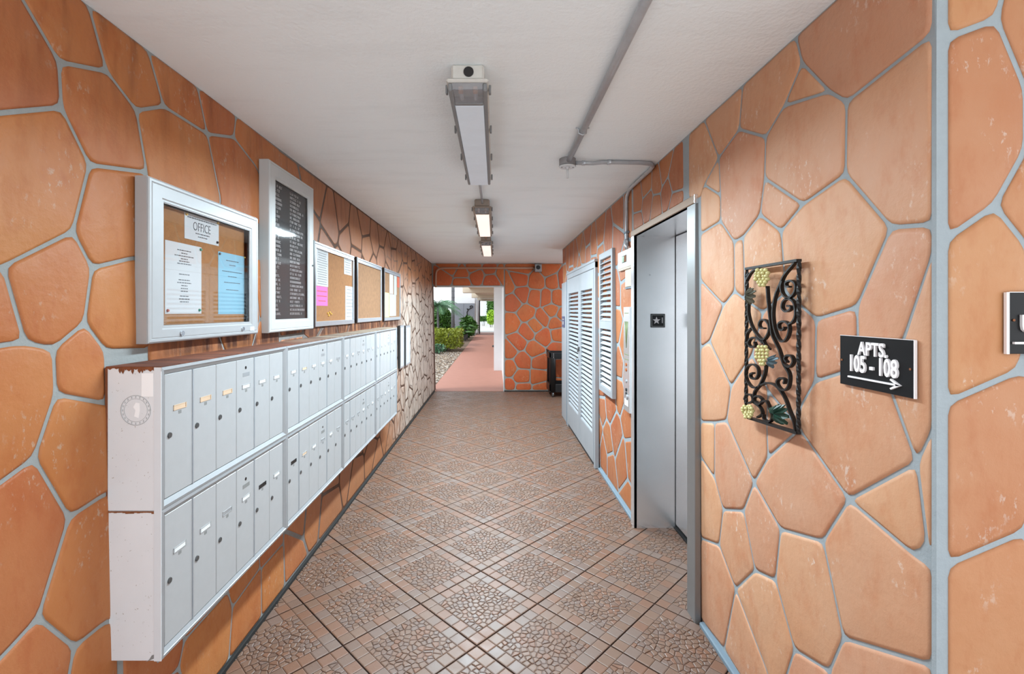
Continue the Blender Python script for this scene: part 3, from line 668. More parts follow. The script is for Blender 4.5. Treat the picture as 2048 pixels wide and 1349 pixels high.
def cork_board(label, y0, y1, z0, z1, cork):
    xw = XL(1.75) + .004; xf = -1.194
    T = thing('cork_board', (xw, (y0 + y1) / 2, z0), label, 'notice board', 'cork boards in a row')
    m = MB()
    m.box(xw, xf, y0, y1, z1 - .014, z1, .002).box(xw, xf - .004, y0, y1, z1 - .028, z1 - .016).box(xw, xf, y0, y1, z1 - .042, z1 - .03, .002)
    obj('top_rail', m, M['silver'], T)
    obj('bottom_rail', MB().box(xw, xf, y0, y1, z0, z0 + .036, .003), M['silver'], T)
    for a, b in ((y0, y0 + .022), (y1 - .03, y1)): obj('side_rail', MB().box(xw, xf, a, b, z0 + .036, z1 - .042, .003), M['silver'], T)
    obj('end_cap', MB().box(xw, xf + .001, y0 - .026, y0 - .0002, z0 - .002, z1 + .002), M['black'], T)
    obj('cork_panel', MB().box(xw, xw + .01, y0 + .02, y1 - .028, z0 + .03, z1 - .04), M[cork], T)
    return T, xw + .01
T, xc = cork_board('silver framed cork board with white sheets and a pink paper', 3.103, 3.969, 1.4625, 2.035, 'cork')
for c, mt, n in (([(632, 493), (656, 503), (656, 573), (632, 573)], 'paper', 15), ([(632, 573), (655, 574), (655, 611), (632, 613)], 'paper_pink', 3), ([(688, 514), (703, 519), (703, 551), (688, 549)], 'paper', 6), ([(691, 573), (705, 573.5), (705, 640), (690, 640)], 'paper', 9)):
    P, a, b, e, d = sheet(T, 'pinned_sheet', xc, c, mt)
    lines(P, 'printed_lines', xc + .0013, a, b, [(d - (d - e) * (q + 1) / (n + 1), (b - a) * rl.uniform(.6, .85)) for q in range(n)], 'plate_grey' if mt == 'paper' else 'red', rl, .006)
for y, z in ((3.36, 1.553), (3.40, 1.56), (3.38, 1.537), (3.43, 1.548)): obj('push_pin', MB().cyl((xc, y, z), (1, 0, 0), .008, .008, 8, .005), M['pin_yellow'], T)
T, xc = cork_board('silver framed bare cork board, faded, without papers', 4.058, 4.934, 1.467, 2.037, 'cork2')
T, xc = cork_board('silver framed cork board with yellow and grey sheets and a red print', 5.048, 5.913, 1.461, 2.037, 'cork2')
for c, mt in (([(779, 543), (786, 546), (786, 588), (779, 588)], 'paper'), ([(788, 546), (793, 549), (793, 590), (788, 590)], 'paper_grey'), ([(770, 586), (778, 586), (778, 634), (770, 635)], 'paper_yellow'), ([(779, 589), (792, 590), (792, 632), (779, 633)], 'paper_grey'), ([(794, 554), (801, 556), (801, 576), (794, 575)], 'red')):
    sheet(T, 'pinned_sheet', xc, c, mt)
for lab, y0, y1, z0, z1 in (('narrow white notice frame just past the far mailboxes', 5.76, 5.985, .858, 1.388), ('wider white notice frame farther along from the mailboxes', 6.11, 6.42, .852, 1.375)):
    xw = XL(1.1) + .006
    T = thing('wall_notice', (xw, (y0 + y1) / 2, z0), lab, 'notice board', 'small notice frames past the mailboxes')
    obj('backing', MB().box(xw, xw + .03, y0, y1, z0, z1), M['dark'], T)
    m = MB(); x_ = xw + .03
    R = lambda d, x: [(x, y0 + d, z0 + d), (x, y1 - d, z0 + d), (x, y1 - d, z1 - d), (x, y0 + d, z1 - d)]
    m.grid([R(0, x_), R(0, x_ + .006), R(.022, x_ + .006), R(.022, x_)]); obj('frame', m, M['silver'], T)
    obj('sheet', MB().box(x_, x_ + .002, y0 + .02, y1 - .02, z0 + .02, z1 - .02), M['paper'], T)

# ------------------------------------------------------------------ ceiling fixtures and conduits
lab = ['unlit strip light nearest, with an open round knockout on its end', 'warm lit strip light, the middle one along the ceiling', 'small looking lit strip light nearest the back doorway']
for k, (x, y0, y1, wt) in enumerate(LAMPS):
    T = thing('strip_light', (x, (y0 + y1) / 2, CH - .1), lab[k], 'ceiling light', 'strip lights along the ceiling')
    hm = M['fix_housing'] if k == 0 else M['fix_brown']
    obj('housing', MB().box(x - .062, x + .062, y0, y1, CH - .062, CH - .001, .008), hm, T)
    obj('rim', MB().box(x - .079, x + .079, y0 - .012, y1 + .012, CH - .074, CH - .06, .005), hm, T)
    d0 = .13
    m = MB()
    m.box(x - .073, x - .057, y0 - .004, y1 + .004, CH - .104, CH - .074, .004).box(x + .057, x + .073, y0 - .004, y1 + .004, CH - .104, CH - .074, .004)
    m.box(x - .057, x + .057, y0 + d0 - .022, y0 + d0 - .003, CH - .104, CH - .074, .003)
    obj('lens_side', m, M['fix_grey'] if k == 0 else M['fix_brown'], T)
    obj('lens_end', MB().box(x - .057, x + .057, y0 - .004, y0 + d0 - .022, CH - .1, CH - .098).box(x - .057, x + .057, y0 - .004, y0 - .002, CH - .1, CH - .074), M['lens'], T)
    obj('diffuser', MB().box(x - .057, x + .057, y0 + d0 - .003, y1 + .003, CH - .105, CH - .076, .002), M['diffuser' if k == 0 else 'diffuser_lit'], T)
    for s in (-1, 1):
        obj('lamp_holder', MB().box(x + s * .028 - .009, x + s * .028 + .009, y0 + .02, y0 + .045, CH - .095, CH - .074, .003), M['lampholder'], T)
        obj('tube_end', MB().cyl((x + s * .028, y0 + .045, CH - .085), (0, 1, 0), .008, .06, 10), M['white_paint'], T)
        for q in range(4):
            yy = y0 + .06 + q * (y1 - y0 - .12) / 3
            obj('latch', MB().box(x + s * .079, x + s * .088, yy - .01, yy + .01, CH - .088, CH - .055, .002), M['fix_grey'], T)
    if k == 0: obj('knockout', MB().cyl((x + .004, y0 - .001, CH - .032), (0, -1, 0), .019, .003, 18), M['dark'], T)
    if wt <= 0: continue      # no lamp without watts; the nearest, unlit fixture carries an added fill lamp
    ld = bpy.data.lights.new('strip_and_fill_lamp', 'AREA'); ld.shape = 'RECTANGLE'; ld.size = .12; ld.size_y = y1 - y0 - .15; ld.energy = wt; ld.spread = math.radians(166 if k == 0 else 174); ld.color = (.74, .91, 1)
    lo = bpy.data.objects.new('lamp', ld); link(lo, T, (x, (y0 + y1) / 2, CH - .107)); lo.rotation_euler = (0, 0, 0)
for k in (0, 1):
    a, b = LAMPS[k][2] + .002, LAMPS[k + 1][1]
    tag(obj('conduit', MB().tube([(LAMPS[k][0] - .005, a, CH - .03), (LAMPS[k + 1][0], (a + b) / 2, CH - .022), (LAMPS[k + 1][0] + .003, b - .002, CH - .034)], .0095, 8), M['conduit' if k == 0 else 'conduit_painted']),
        ('thin conduit joining the nearest strip light to the middle one', 'thin conduit joining the middle strip light to the far one')[k], 'pipe')
XJ, YJ = .442, 2.85
T = thing('ceiling_conduit', (XJ, 1.8, CH - .035), 'thick grey conduit running along the ceiling to the round box', 'pipe')
obj('pipe', MB().tube([(XJ, -.1, CH - .02), (XJ, 1.5, CH - .02), (XJ + .002, YJ - .05, CH - .02)], .0165, 12), M['conduit'], T)
for y in (.9, 2.36):
    m = MB().tube([(XJ - .034, y, CH - .003), (XJ - .021, y, CH - .006), (XJ - .018, y, CH - .03), (XJ, y, CH - .0385), (XJ + .018, y, CH - .03), (XJ + .021, y, CH - .006), (XJ + .034, y, CH - .003)], .004, 6)
    obj('strap', m, M['silver'], T)
T = thing('junction_box', (XJ, YJ, CH - .05), 'round ceiling box with a white cover and hanging pull', 'junction box')
obj('box', MB().cyl((XJ, YJ, CH - .045), (0, 0, 1), .05, .044, 24), M['box_grey'], T)
obj('cover', MB().cyl((XJ, YJ, CH - .046), (0, 0, -1), .053, .005, 24, .048), M['white_paint'], T)
obj('pull', MB().cyl((XJ, YJ, CH - .051), (0, 0, -1), .016, .012, 12, .008).tube([(XJ, YJ, CH - .06), (XJ, YJ, CH - .118)], .0068, 8), M['white_paint'], T)
for s in (-1, 1): obj('screw', MB().cyl((XJ + s * .034, YJ, CH - .051), (0, 0, -1), .004, .002, 8), M['lock'], T)
T = thing('wall_conduit', (1.0, 3.3, 1.95), 'grey conduit bending from the round box down the stone wall', 'pipe')
cx = XR(2.45) - .017
pts = [(XJ + .05, YJ, CH - .024), (.6, YJ + .01, CH - .023), (.66, YJ + .02, CH - .014), (.75, YJ + .02, CH - .014), (.9, YJ + .03, CH - .014), (cx - .03, YJ + .05, CH - .015), (cx - .006, YJ + .09, CH - .017), (cx, YJ + .16, CH - .02), (cx, 3.4, CH - .022), (cx + .001, 3.49, CH - .026), (cx + .002, 3.545, CH - .055), (cx + .002, 3.565, CH - .11), (cx + .006, 3.57, 2.3), (cx + .008, 3.57, 2.12), (cx + .004, 3.55, 2.085)]
obj('pipe', MB().tube(pts, .0125, 10), M['conduit'], T)
obj('fitting', MB().tube([(cx + .006, 3.57, 2.115), (cx + .002, 3.555, 2.075), (cx - .008, 3.53, 2.045)], [.016, .017, .014], 10), M['silver'], T)
for p, q in (((.69, YJ + .02, CH - .014), (1, 0, 0)), ((.53, YJ + .004, CH - .024), (1, 0, 0))): obj('coupling', MB().cyl(p, q, .0155, .02, 10), M['silver'], T)
for z in (2.17,): obj('strap', MB().box(cx - .008, cx + .02, 3.535, 3.605, z - .008, z + .008, .003), M['caulk'], T)
# back wall conduit and camera box
T = thing('back_wall_conduit', (-.2, YB - .03, 2.38), 'painted conduit across the top of the back wall, bent down beside doorway', 'pipe')
zc = 2.402
obj('pipe', MB().tube([(.78, YB - .03, zc), (-.2, YB - .03, zc), (-1.02, YB - .03, zc), (-1.09, YB - .03, zc - .014), (-1.135, YB - .03, zc - .055), (-1.15, YB - .03, zc - .12), (-1.15, YB - .03, 2.03)], .021, 8), M['conduit_painted'], T)
T = thing('camera_box', (.835, YB - .03, 2.325), 'small square grey box with a dark round lens on back wall', 'camera')
x0, zz = onY(1069, 545, YB); x1, z1 = onY(1082.5, 529.5, YB)
obj('box', MB().box(x0, x1, YB - .09, YB - .008, zz, z1, .006), M['box_grey'], T)
obj('lens', MB().cyl(((x0 + x1) / 2, YB - .089, (zz + z1) / 2 + .012), (0, -1, 0), .042, .012, 18, .036), M['black'], T)

# ------------------------------------------------------------------ elevator
DXE = 1.303
T = thing('elevator_entrance', (1.15, (EY0 + EY1) / 2, 0), 'brushed steel elevator entrance with recessed sliding door in stone wall', 'elevator')
obj('far_jamb', MB().box(1.006, DXE + .02, EY1 - .012, EY1 + .001, 0, EZ).box(1.002, 1.024, EY1 - .012, EY1 + .055, 0, EZ + .001), M['steel'], T)
obj('near_jamb', MB().box(1.006, DXE + .02, EY0, EY0 + .012, 0, EZ).box(1.004, 1.034, EY0 - .085, EY0 + .012, -.005, EZ, .002), M['steel_dark'], T)
obj('soffit', MB().box(1.006, DXE + .02, EY0, EY1, EZ, EZ + .012), M['steel'], T)
obj('head_trim', MB().box(1.0, 1.032, EY0 - .085, EY1 + .055, EZ, EZ + .042, .003), M['steel_warm'], T)
obj('trim_end', MB().box(.998, 1.034, EY0 - .09, EY0 - .084, EZ - .002, EZ + .044, .002), M['steel'], T)
D = obj('door', MB().box(DXE, DXE + .03, EY0 + .015, EY1 - .018, .03, EZ - .006, .002), M['steel'], T)
obj('door_gap', MB().box(DXE + .012, DXE + .05, EY0 + .005, EY1 - .012, 0, EZ), M['black'], T)
obj('seam_strip', MB().box(DXE - .002, DXE + .004, EY1 - .019, EY1 - .012, 0, EZ), M['dark'], T)
obj('sill', MB().box(DXE - .012, DXE + .03, EY0 + .012, EY1 - .012, -.004, .012), M['dark'], T)
for x, z in ((1.118, 1.83),): obj('screw', MB().cyl((x, EY1 - .012, z), (0, -1, 0), .006, .003, 10), M['chrome'], T)
x0, z1 = onY(1301, 628, EY1 - .014); x1, z0 = onY(1330, 655.5, EY1 - .014)
P = obj('floor_plate', MB().box(x0, x1, EY1 - .017, EY1 - .012, z0, z1, .002), M['black'], T)
P2 = obj('floor_plate_face', MB().box(x0 + .008, x1 - .008, EY1 - .0176, EY1 - .0165, z0 + .008, z1 - .008), M['plate_grey'], P)
obj('floor_plate_field', MB().box(x0 + .01, x1 - .01, EY1 - .0182, EY1 - .017, z0 + .01, z1 - .01), M['sign_black'], P)
st = [(x0 + .042 + .029 * (1 if q % 2 == 0 else .42) * math.sin(math.pi * q / 5), EY1 - .0186, (z0 + z1) / 2 + .029 * (1 if q % 2 == 0 else .42) * math.cos(math.pi * q / 5)) for q in range(10)]
m = MB(); cc = (x0 + .042, EY1 - .0192, (z0 + z1) / 2)
for q in range(10): m.poly([cc, st[(q + 1) % 10], st[q]])
obj('star', m, M['letters'], P)
text('numeral', '1', .058, (x1 - .021, EY1 - .0186, (z0 + z1) / 2), 'y-', M['letters'], P, .0006)
# call panel
PX = .992; py0, py1, pz0, pz1 = 3.447, 3.605, .812, 1.6
T = thing('call_panel', (PX + .02, (py0 + py1) / 2, pz0), 'tall steel elevator call panel with buttons beside the entrance', 'call panel')
obj('back_box', MB().box(PX + .004, XR(1.2) - .002, py0, py1, pz0, pz1), M['white_paint'], T)
obj('face_plate', MB().box(PX, PX + .005, py0, py1, pz0, pz1, .001), M['steel'], T)
yc = (py0 + py1) / 2
def etch(z, mats, h, w): obj('button', MB().cyl((PX, yc, z), (-1, 0, 0), w, .006, 14, w * .8), M[mats], T)
m = MB().box(PX - .0008, PX, yc - .05, yc + .05, 1.55, 1.556)
for q in range(7):
    a = -0.9 + .3 * q
    m.tube([(PX - .0008, yc, 1.29), (PX - .0008, yc + .028 * math.sin(a), 1.40), (PX - .0008, yc + .055 * math.sin(a), 1.49)], .002, 4)
m.box(PX - .0008, PX, yc - .05, yc + .05, 1.238, 1.244).box(PX - .0008, PX, yc - .05, yc + .05, 1.2, 1.206)
obj('engraving', m, M['etch_green'], T)
for z, mt in ((1.125, 'orange_reflect'), (1.04, 'silver'), (.975, 'dark'), (.945, 'dark'), (1.165, 'orange_reflect')): etch(z, mt, .02, .014)
obj('key_switch', MB().cyl((PX, yc - .02, .925), (-1, 0, 0), .02, .008, 14).box(PX - .01, PX, yc - .022, yc - .018, .912, .938), M['chrome'], T)
obj('instruction_plate', MB().box(PX - .0012, PX, yc - .045, yc + .045, .855, .905), M['card_white'], T)
# floor indicator
T = thing('floor_indicator', (1.0, 3.62, 1.895), 'cream wall box with a small green display above call panel', 'elevator indicator')
IX = 1.002
obj('housing', MB().box(IX, XR(1.95) - .002, 3.45, 3.81, 1.905, 2.04, .004), M['cream'], T)
obj('lower_lip', MB().box(IX + .002, XR(1.9) - .003, 3.448, 3.80, 1.888, 1.906, .004), M['beige'], T)
obj('side_plate', MB().box(IX + .004, XR(1.95) - .004, 3.446, 3.4505, 1.91, 2.035), M['black'], T)
obj('screw', MB().cyl((IX + .012, 3.446, 1.985), (0, -1, 0), .004, .003, 8), M['chrome'], T)
S = obj('display', MB().box(IX - .0015, IX + .001, 3.56, 3.68, 1.945, 2.0), M['dark'], T)
obj('display_light', MB().box(IX - .0025, IX - .001, 3.62, 3.675, 1.95, 1.995), M['screen'], S)
obj('painted_display_reflection', MB().box(IX - .0025, IX - .001, 3.565, 3.615, 1.95, 1.995), M['rust'], S)  # rust-brown plate paints a reflection across part of the display
T = thing('relay_box', (1.01, 3.52, 1.75), 'plain beige box under the cream floor indicator', 'junction box')
obj('box', MB().box(IX + .006, XR(1.8) - .003, 3.45, 3.62, 1.752, 1.886, .004), M['beige'], T)
obj('bottom_seal', MB().box(IX + .012, XR(1.8) - .003, 3.455, 3.64, 1.74, 1.7515), M['caulk'], T)

# ------------------------------------------------------------------ louvred doors and vent
def slat(parent, yl, yh, z, xw, depth=.03, th=.006, ht=.032, mat='door_white'):
    m = MB(); x_in, x_out = xw - .004, xw - depth
    q = [(x_in, z + ht), (x_in, z + ht - th), (x_out, z - .0), (x_out, z + th)]
    m.grid([[(a, yl, b) for a, b in q], [(a, yh, b) for a, b in q]], True, None, False, True, True)
    return obj('slat', m, M[mat], parent)
def louvre_leaf(T, name, y0, y1, z0, z1, lz, stile, xw, proud):
    """lz: list of (z0, z1) louvre fields"""
    xs = sorted(lz)
    m = MB(); x0, x1 = xw - proud, xw - .002
    m.box(x0, x1, y0, y0 + stile, z0, z1, .003).box(x0, x1, y1 - stile, y1, z0, z1, .003)
    zz = z0
    for a, b in xs + [(z1, z1)]:
        if a > zz: m.box(x0 + .0015, x1, y0 + stile, y1 - stile, zz, a, .002)
        zz = b
    D = obj(name, m, M['door_white'], T)
    for a, b in xs:
        obj('louvre_back', MB().box(xw - .005, xw - .001, y0 + stile - .01, y1 - stile + .01, a, b), M['dark'], D)
        n = max(1, round((b - a) / .0495)); s = (b - a) / n
        for q in range(n): slat(D, y0 + stile - .004, y1 - stile + .004, a + q * s + .002, xw - .003, proud - .006, .005, s * .64)
    return D
xw = XR(1.0) - .0
T = thing('louvred_double_door', (xw, 5.5, 0), 'white double closet door with louvred leaves in the stone wall', 'door')
m = MB(); xf = xw - .052
m.box(xf + .01, xw, 4.635, 4.69, 0, 2.085, .004).box(xf + .01, xw, 6.36, 6.43, 0, 2.085, .004).box(xf + .008, xw, 4.635, 6.43, 2.0, 2.085, .004).box(xf + .002, xw, 4.63, 6.435, 2.06, 2.09, .004)
obj('door_frame', m, M['door_white'], T)
A = louvre_leaf(T, 'door_leaf', 4.695, 5.452, .045, 1.995, [(.33, 1.80)], .06, xw, .046)
B = louvre_leaf(T, 'door_leaf', 5.468, 6.355, .045, 1.995, [(.33, 1.80)], .075, xw, .046)
obj('threshold', MB().box(xw - .03, xw, 4.69, 6.36, -.006, .04), M['dark'], T)
obj('door_knob', MB().cyl((xw - .046, 5.50, .995), (-1, 0, 0), .012, .03, 10).ball((xw - .084, 5.50, .995), .016, .022, .022, 10, 6), M['chrome'], B)
obj('hasp', MB().box(xw - .056, xw - .046, 5.44, 5.52, 1.11, 1.15, .002).box(xw - .068, xw - .055, 5.47, 5.5, 1.085, 1.13, .004), M['lock'], A)
T = thing('louvred_vent', (xw, 4.21, .82), 'white louvred shutter panel between closet door and call panel', 'shutter')
louvre_leaf(T, 'shutter_frame', 3.962, 4.462, .82, 2.107, [(.875, 1.405), (1.475, 2.05)], .045, xw, .04)
xw = 1.0225
T = thing('white_end_panel', (xw, 6.75, 0), 'flat white painted panel at the far end of the stone wall', 'panel')
obj('panel', MB().box(xw - .02, xw, 6.47, 7.01, 0, 1.98, .003), M['door_white'], T)
obj('edge_bead', MB().box(xw - .034, xw - .001, 6.45, 6.468, 0, 2.0, .002), M['caulk'], T)
T = thing('door_plaque', (xw - .02, 6.8, 1.33), 'tiny navy plaque on the white end panel', 'sign')
obj('plate', MB().box(xw - .028, xw - .0205, 6.70, 6.93, 1.33, 1.49, .002), M['navy'], T)
obj('border', MB().box(xw - .0295, xw - .028, 6.74, 6.89, 1.44, 1.455).box(xw - .0295, xw - .028, 6.76, 6.87, 1.37, 1.42), M['letters'], T)

# ------------------------------------------------------------------ signs
T = thing('apartment_sign', (1.02, 1.25, 1.355), 'black sign reading APTS. 105 - 108 with a white arrow', 'sign')
sx = XR(1.43) - .009
sy0, sy1, sz0, sz1 = 1.1285, 1.371, 1.357, 1.4985
obj('plate', MB().box(sx - .006, sx, sy0 + .001, sy1, sz0, sz1, .0008), M['sign_black'], T)
obj('white_edge', MB().box(sx - .0065, sx, sy0 - .0015, sy0 + .001, sz0, sz1).box(sx - .0064, sx, sy0, sy1, sz1, sz1 + .0012), M['sign_white'], T)
xl = sx - .0085
ym = (sy0 + sy1) / 2
text('lettering', 'APTS.', .05, (xl, ym + .0, sz1 - .034), 'x-', M['sign_white'], T, .003, .78, 'CENTER', 0, .0012)
text('lettering', '105 - 108', .064, (xl, ym + .002, sz1 - .078), 'x-', M['sign_white'], T, .003, .66, 'CENTER', 0, .0014)
m = MB().box(xl - .003, xl + .003, ym - .078, ym + .085, sz0 + .024, sz0 + .0285)
ay, az = ym - .088, sz0 + .0262
for s in (-1, 1):
    m.grid([[(x, ay, az + s * .0), (x, ay + .028, az + s * .014), (x, ay + .031, az + s * .0105), (x, ay + .009, az - s * .002)] for x in (xl + .003, xl - .003)], True, None, False, True, True)
obj('arrow', m, M['sign_white'], T)
for y, z in ((sy0 + .01, (sz0 + sz1) / 2), (sy1 - .008, (sz0 + sz1) / 2)): obj('screw', MB().cyl((sx - .0055, y, z), (-1, 0, 0), .003, .002, 8), M['rust'], T)
T = thing('corner_sign', (1.29, YF - .01, 1.472), 'black sign cut off by the frame edge beyond the wall corner', 'sign')
obj('plate', MB().box(1.167, 1.41, YF - .017, YF - .011, 1.472, 1.612, .0008), M['sign_black'], T)
obj('white_edge', MB().box(1.1655, 1.172, YF - .0175, YF - .011, 1.4715, 1.6125).box(1.172, 1.41, YF - .0172, YF - .011, 1.612, 1.6135), M['sign_white'], T)
text('lettering', 'U', .056, (1.1935, YF - .0195, 1.539), 'y-', M['sign_white'], T, .003, .78, 'LEFT', 0, .0008)
obj('arrow_shaft', MB().box(1.1785, 1.38, YF - .0225, YF - .0165, 1.4945, 1.4995), M['sign_white'], T)
obj('screw', MB().cyl((1.181, YF - .017, 1.549), (0, -1, 0), .003, .002, 8), M['rust'], T)

# ------------------------------------------------------------------ wrought iron panel
IXP = XR(1.45) - .034
def ip(px, py): y = IXP * F / (px - VX); return Vector((IXP, y, H - (py - VY) * y / F))
A = lambda *c: [ip(1470 + x / 6.747, 500 + y / 6.747) for x, y in c]
Bq = lambda *c: [ip(1470 + x / 6.747, 690 + y / 6.747) for x, y in c]
def spline(p, n=5):
    out = []
    for k in range(len(p) - 1):
        a, b, c, d = p[max(k - 1, 0)], p[k], p[k + 1], p[min(k + 2, len(p) - 1)]
        for q in range(n):
            t = q / n
            out.append(.5 * ((2 * b) + (c - a) * t + (2 * a - 5 * b + 4 * c - d) * t * t + (3 * b - a - 3 * c + d) * t ** 3))
    return out + [p[-1]]
def bar(m, pts, w=.013, th=.006):
    """flat bar swept in the panel's plane, w deep off the wall and th thick"""
    rings = []
    for k, p in enumerate(pts):
        t = (pts[min(k + 1, len(pts) - 1)] - pts[max(k - 1, 0)]).normalized(); n = Vector((1, 0, 0)).cross(t).normalized() * th / 2; o = Vector((w / 2, 0, 0))
        rings.append([p + n + o, p + n - o, p - n - o, p - n + o])
    m.grid(rings, True, None, False, True, True)
T = thing('iron_panel', (IXP, 1.71, 1.14), 'black wrought iron panel with scrolls, grapes and leaves', 'wall ornament')
c4 = [ip(1494, 538), ip(1598, 521), ip(1597, 867), ip(1492, 834)]
for k in range(4):
    a, b = c4[k], c4[(k + 1) % 4]; m = MB()
    if k in (1, 3):       # twisted uprights
        n = 44; rings = []
        for q in range(n + 1):
            p = a.lerp(b, q / n); an = q * .55; r = .0075
            rings.append([p + Vector((r * math.cos(an + math.pi / 2 * s), r * math.sin(an + math.pi / 2 * s), 0)) for s in range(4)])
        m.grid(rings, True, None, False, True, True)
    else: bar(m, [a.lerp(b, q / 4) for q in range(5)], .018, .009)
    obj('frame_bar', m, M['iron'], T)
S = [A((820, 165), (740, 260), (670, 350), (620, 460), (560, 600), (527, 760), (520, 900), (540, 1050), (590, 1190), (650, 1240), (710, 1190), (740, 1090), (725, 1000), (660, 965), (600, 1000), (605, 1065), (650, 1085), (680, 1045)),
     A((650, 420), (630, 500), (650, 590), (710, 650), (780, 620), (825, 540), (820, 455), (760, 415), (700, 440), (700, 490), (745, 500)),
     A((740, 1000), (790, 970), (825, 890), (825, 800), (795, 700), (720, 658), (660, 700), (645, 780), (690, 832), (750, 810), (762, 770), (715, 755)),
     A((440, 490), (450, 650), (465, 800), (490, 1000), (510, 1150), (560, 1260), (600, 1340)) + Bq((620, 120), (670, 270), (735, 380), (745, 480), (720, 580), (660, 615), (600, 570), (575, 500), (620, 450), (680, 470), (668, 525)),
     Bq((670, 260), (740, 300), (795, 230), (770, 155), (710, 145), (680, 190), (712, 235)),
     A((200, 560), (185, 770), (190, 880), (230, 1020), (300, 1140), (385, 1215), (450, 1140), (470, 1040), (430, 960), (370, 945), (335, 1000), (350, 1052), (405, 1060)),
     A((385, 1215), (420, 1290), (470, 1345)), A((385, 1260), (300, 1190), (225, 1195), (190, 1260), (225, 1315), (280, 1295), (270, 1245)), A((225, 1060), (170, 1130), (160, 1230)),
     Bq((425, 270), (410, 380), (370, 490), (320, 570), (240, 572), (172, 490), (150, 380), (180, 290), (250, 265), (312, 310), (322, 400), (280, 462), (222, 442), (215, 400), (255, 380)),
     Bq((320, 570), (270, 640), (262, 720), (268, 790)), Bq((360, 545), (440, 515), (540, 540), (620, 620), (690, 740), (740, 880), (800, 1030), (830, 1190)),
     Bq((370, 770), (430, 760), (470, 850), (512, 970), (470, 1040), (400, 1005), (388, 940)), Bq((262, 720), (310, 690), (375, 745), (335, 805), (280, 765)), Bq((135, 740), (165, 672), (230, 685), (245, 760), (180, 790)), Bq((260, 780), (340, 840), (375, 930), (310, 980)),
     A((160, 420), (230, 300), (330, 240), (420, 215))]
for s in S: m = MB(); bar(m, spline(s)); obj('scroll', m, M['iron'], T)
def grapes(cx, cy, w, h, f):
    m = MB(); rg = random.Random(cx)
    rows = 6; hb = h / rows
    for r in range(rows):
        nn = [3, 4, 4, 4, 3, 2][r]
        for q in range(nn):
            p = f((cx + (q - (nn - 1) / 2) * w / 4, cy - h / 2 + (r + .5) * hb))[0]
            rr = w / 4 / 6.747 * p.y / F * .58
            m.ball((p.x - .012 - rg.uniform(0, .006), p.y, p.z), rr * 1.1, rr * 1.1, rr, 8, 5)
    obj('grape_cluster', m, M['grape'], T)
grapes(415, 375, 200, 240, A); grapes(418, 145, 175, 280, Bq); grapes(225, 905, 165, 175, Bq)
def leaf(pts, f, mat):
    P = f(*pts); c = sum(P, Vector()) / len(P); m = MB(); Q = []
    for k in range(len(P)):
        for q in range(3):
            p = P[k].lerp(P[(k + 1) % len(P)], q / 3); Q.append((p if q != 1 else c.lerp(p, .84), -.004 if q != 1 else -.016))
    O = lambda p, h: p + Vector((h, 0, 0))
    for k in range(len(Q)):
        (a, ha), (b, hb) = Q[k], Q[(k + 1) % len(Q)]; am, bm_ = c.lerp(a, .5), c.lerp(b, .5)
        m.poly([O(c, -.024), O(bm_, hb - .012), O(am, ha - .012)][::-1]); m.poly([O(am, ha - .012), O(bm_, hb - .012), O(b, hb), O(a, ha)])
        m.poly([O(a, ha), O(b, hb), O(b, hb + .004), O(a, ha + .004)]); m.poly([O(c, -.008), O(b, hb + .004), O(a, ha + .004)])
    obj('iron_leaf', m, M[mat], T)
leaf([(215, 505), (260, 520), (290, 560), (280, 640), (260, 720), (215, 740), (185, 690), (200, 600)], A, 'leaf_grey')
leaf([(470, 260), (500, 215), (530, 150), (560, 130), (600, 190), (560, 260), (520, 320)], Bq, 'leaf_blue')
leaf([(480, 850), (540, 830), (600, 800), (690, 810), (720, 880), (735, 990), (710, 1080), (640, 1080), (570, 1050), (540, 980), (600, 950), (520, 910)], Bq, 'leaf_green')

# ------------------------------------------------------------------ utility cart in the side passage
T = thing('utility_cart', (1.4, 8.72, 0), 'black two-shelf utility cart by the back stone wall', 'cart')
def tray(z0, z1):
    m = MB().box(.985, 1.85, 8.46, 8.95, z0, z0 + .03, .008)
    m.box(.985, 1.02, 8.46, 8.95, z0 + .02, z1, .008).box(1.815, 1.85, 8.46, 8.95, z0 + .02, z1, .008).box(.985, 1.85, 8.46, 8.495, z0 + .02, z1, .008).box(.985, 1.85, 8.915, 8.95, z0 + .02, z1, .008); return m
obj('shelf_tray', tray(.70, .81), M['cart'], T); obj('shelf_tray', tray(.09, .24), M['cart'], T)
for x in (1.05, 1.78):
    for y in (8.5, 8.91):
        obj('leg', MB().cyl((x, y, .1), (0, 0, 1), .062, .61, 14, .056), M['cart'], T)
        obj('caster', MB().cyl((x - .015, y, .052), (1, 0, 0), .05, .03, 16).box(x - .02, x + .02, y - .02, y + .02, .08, .11), M['lock'], T)
obj('handle', MB().tube([(1.0, 8.52, .80), (.985, 8.52, .84), (.985, 8.89, .84), (1.0, 8.89, .80)], .014, 8), M['cart'], T)
obj('chrome_strip', MB().box(1.055, 1.066, 8.452, 8.458, .1, .8, .002), M['chrome'], T)

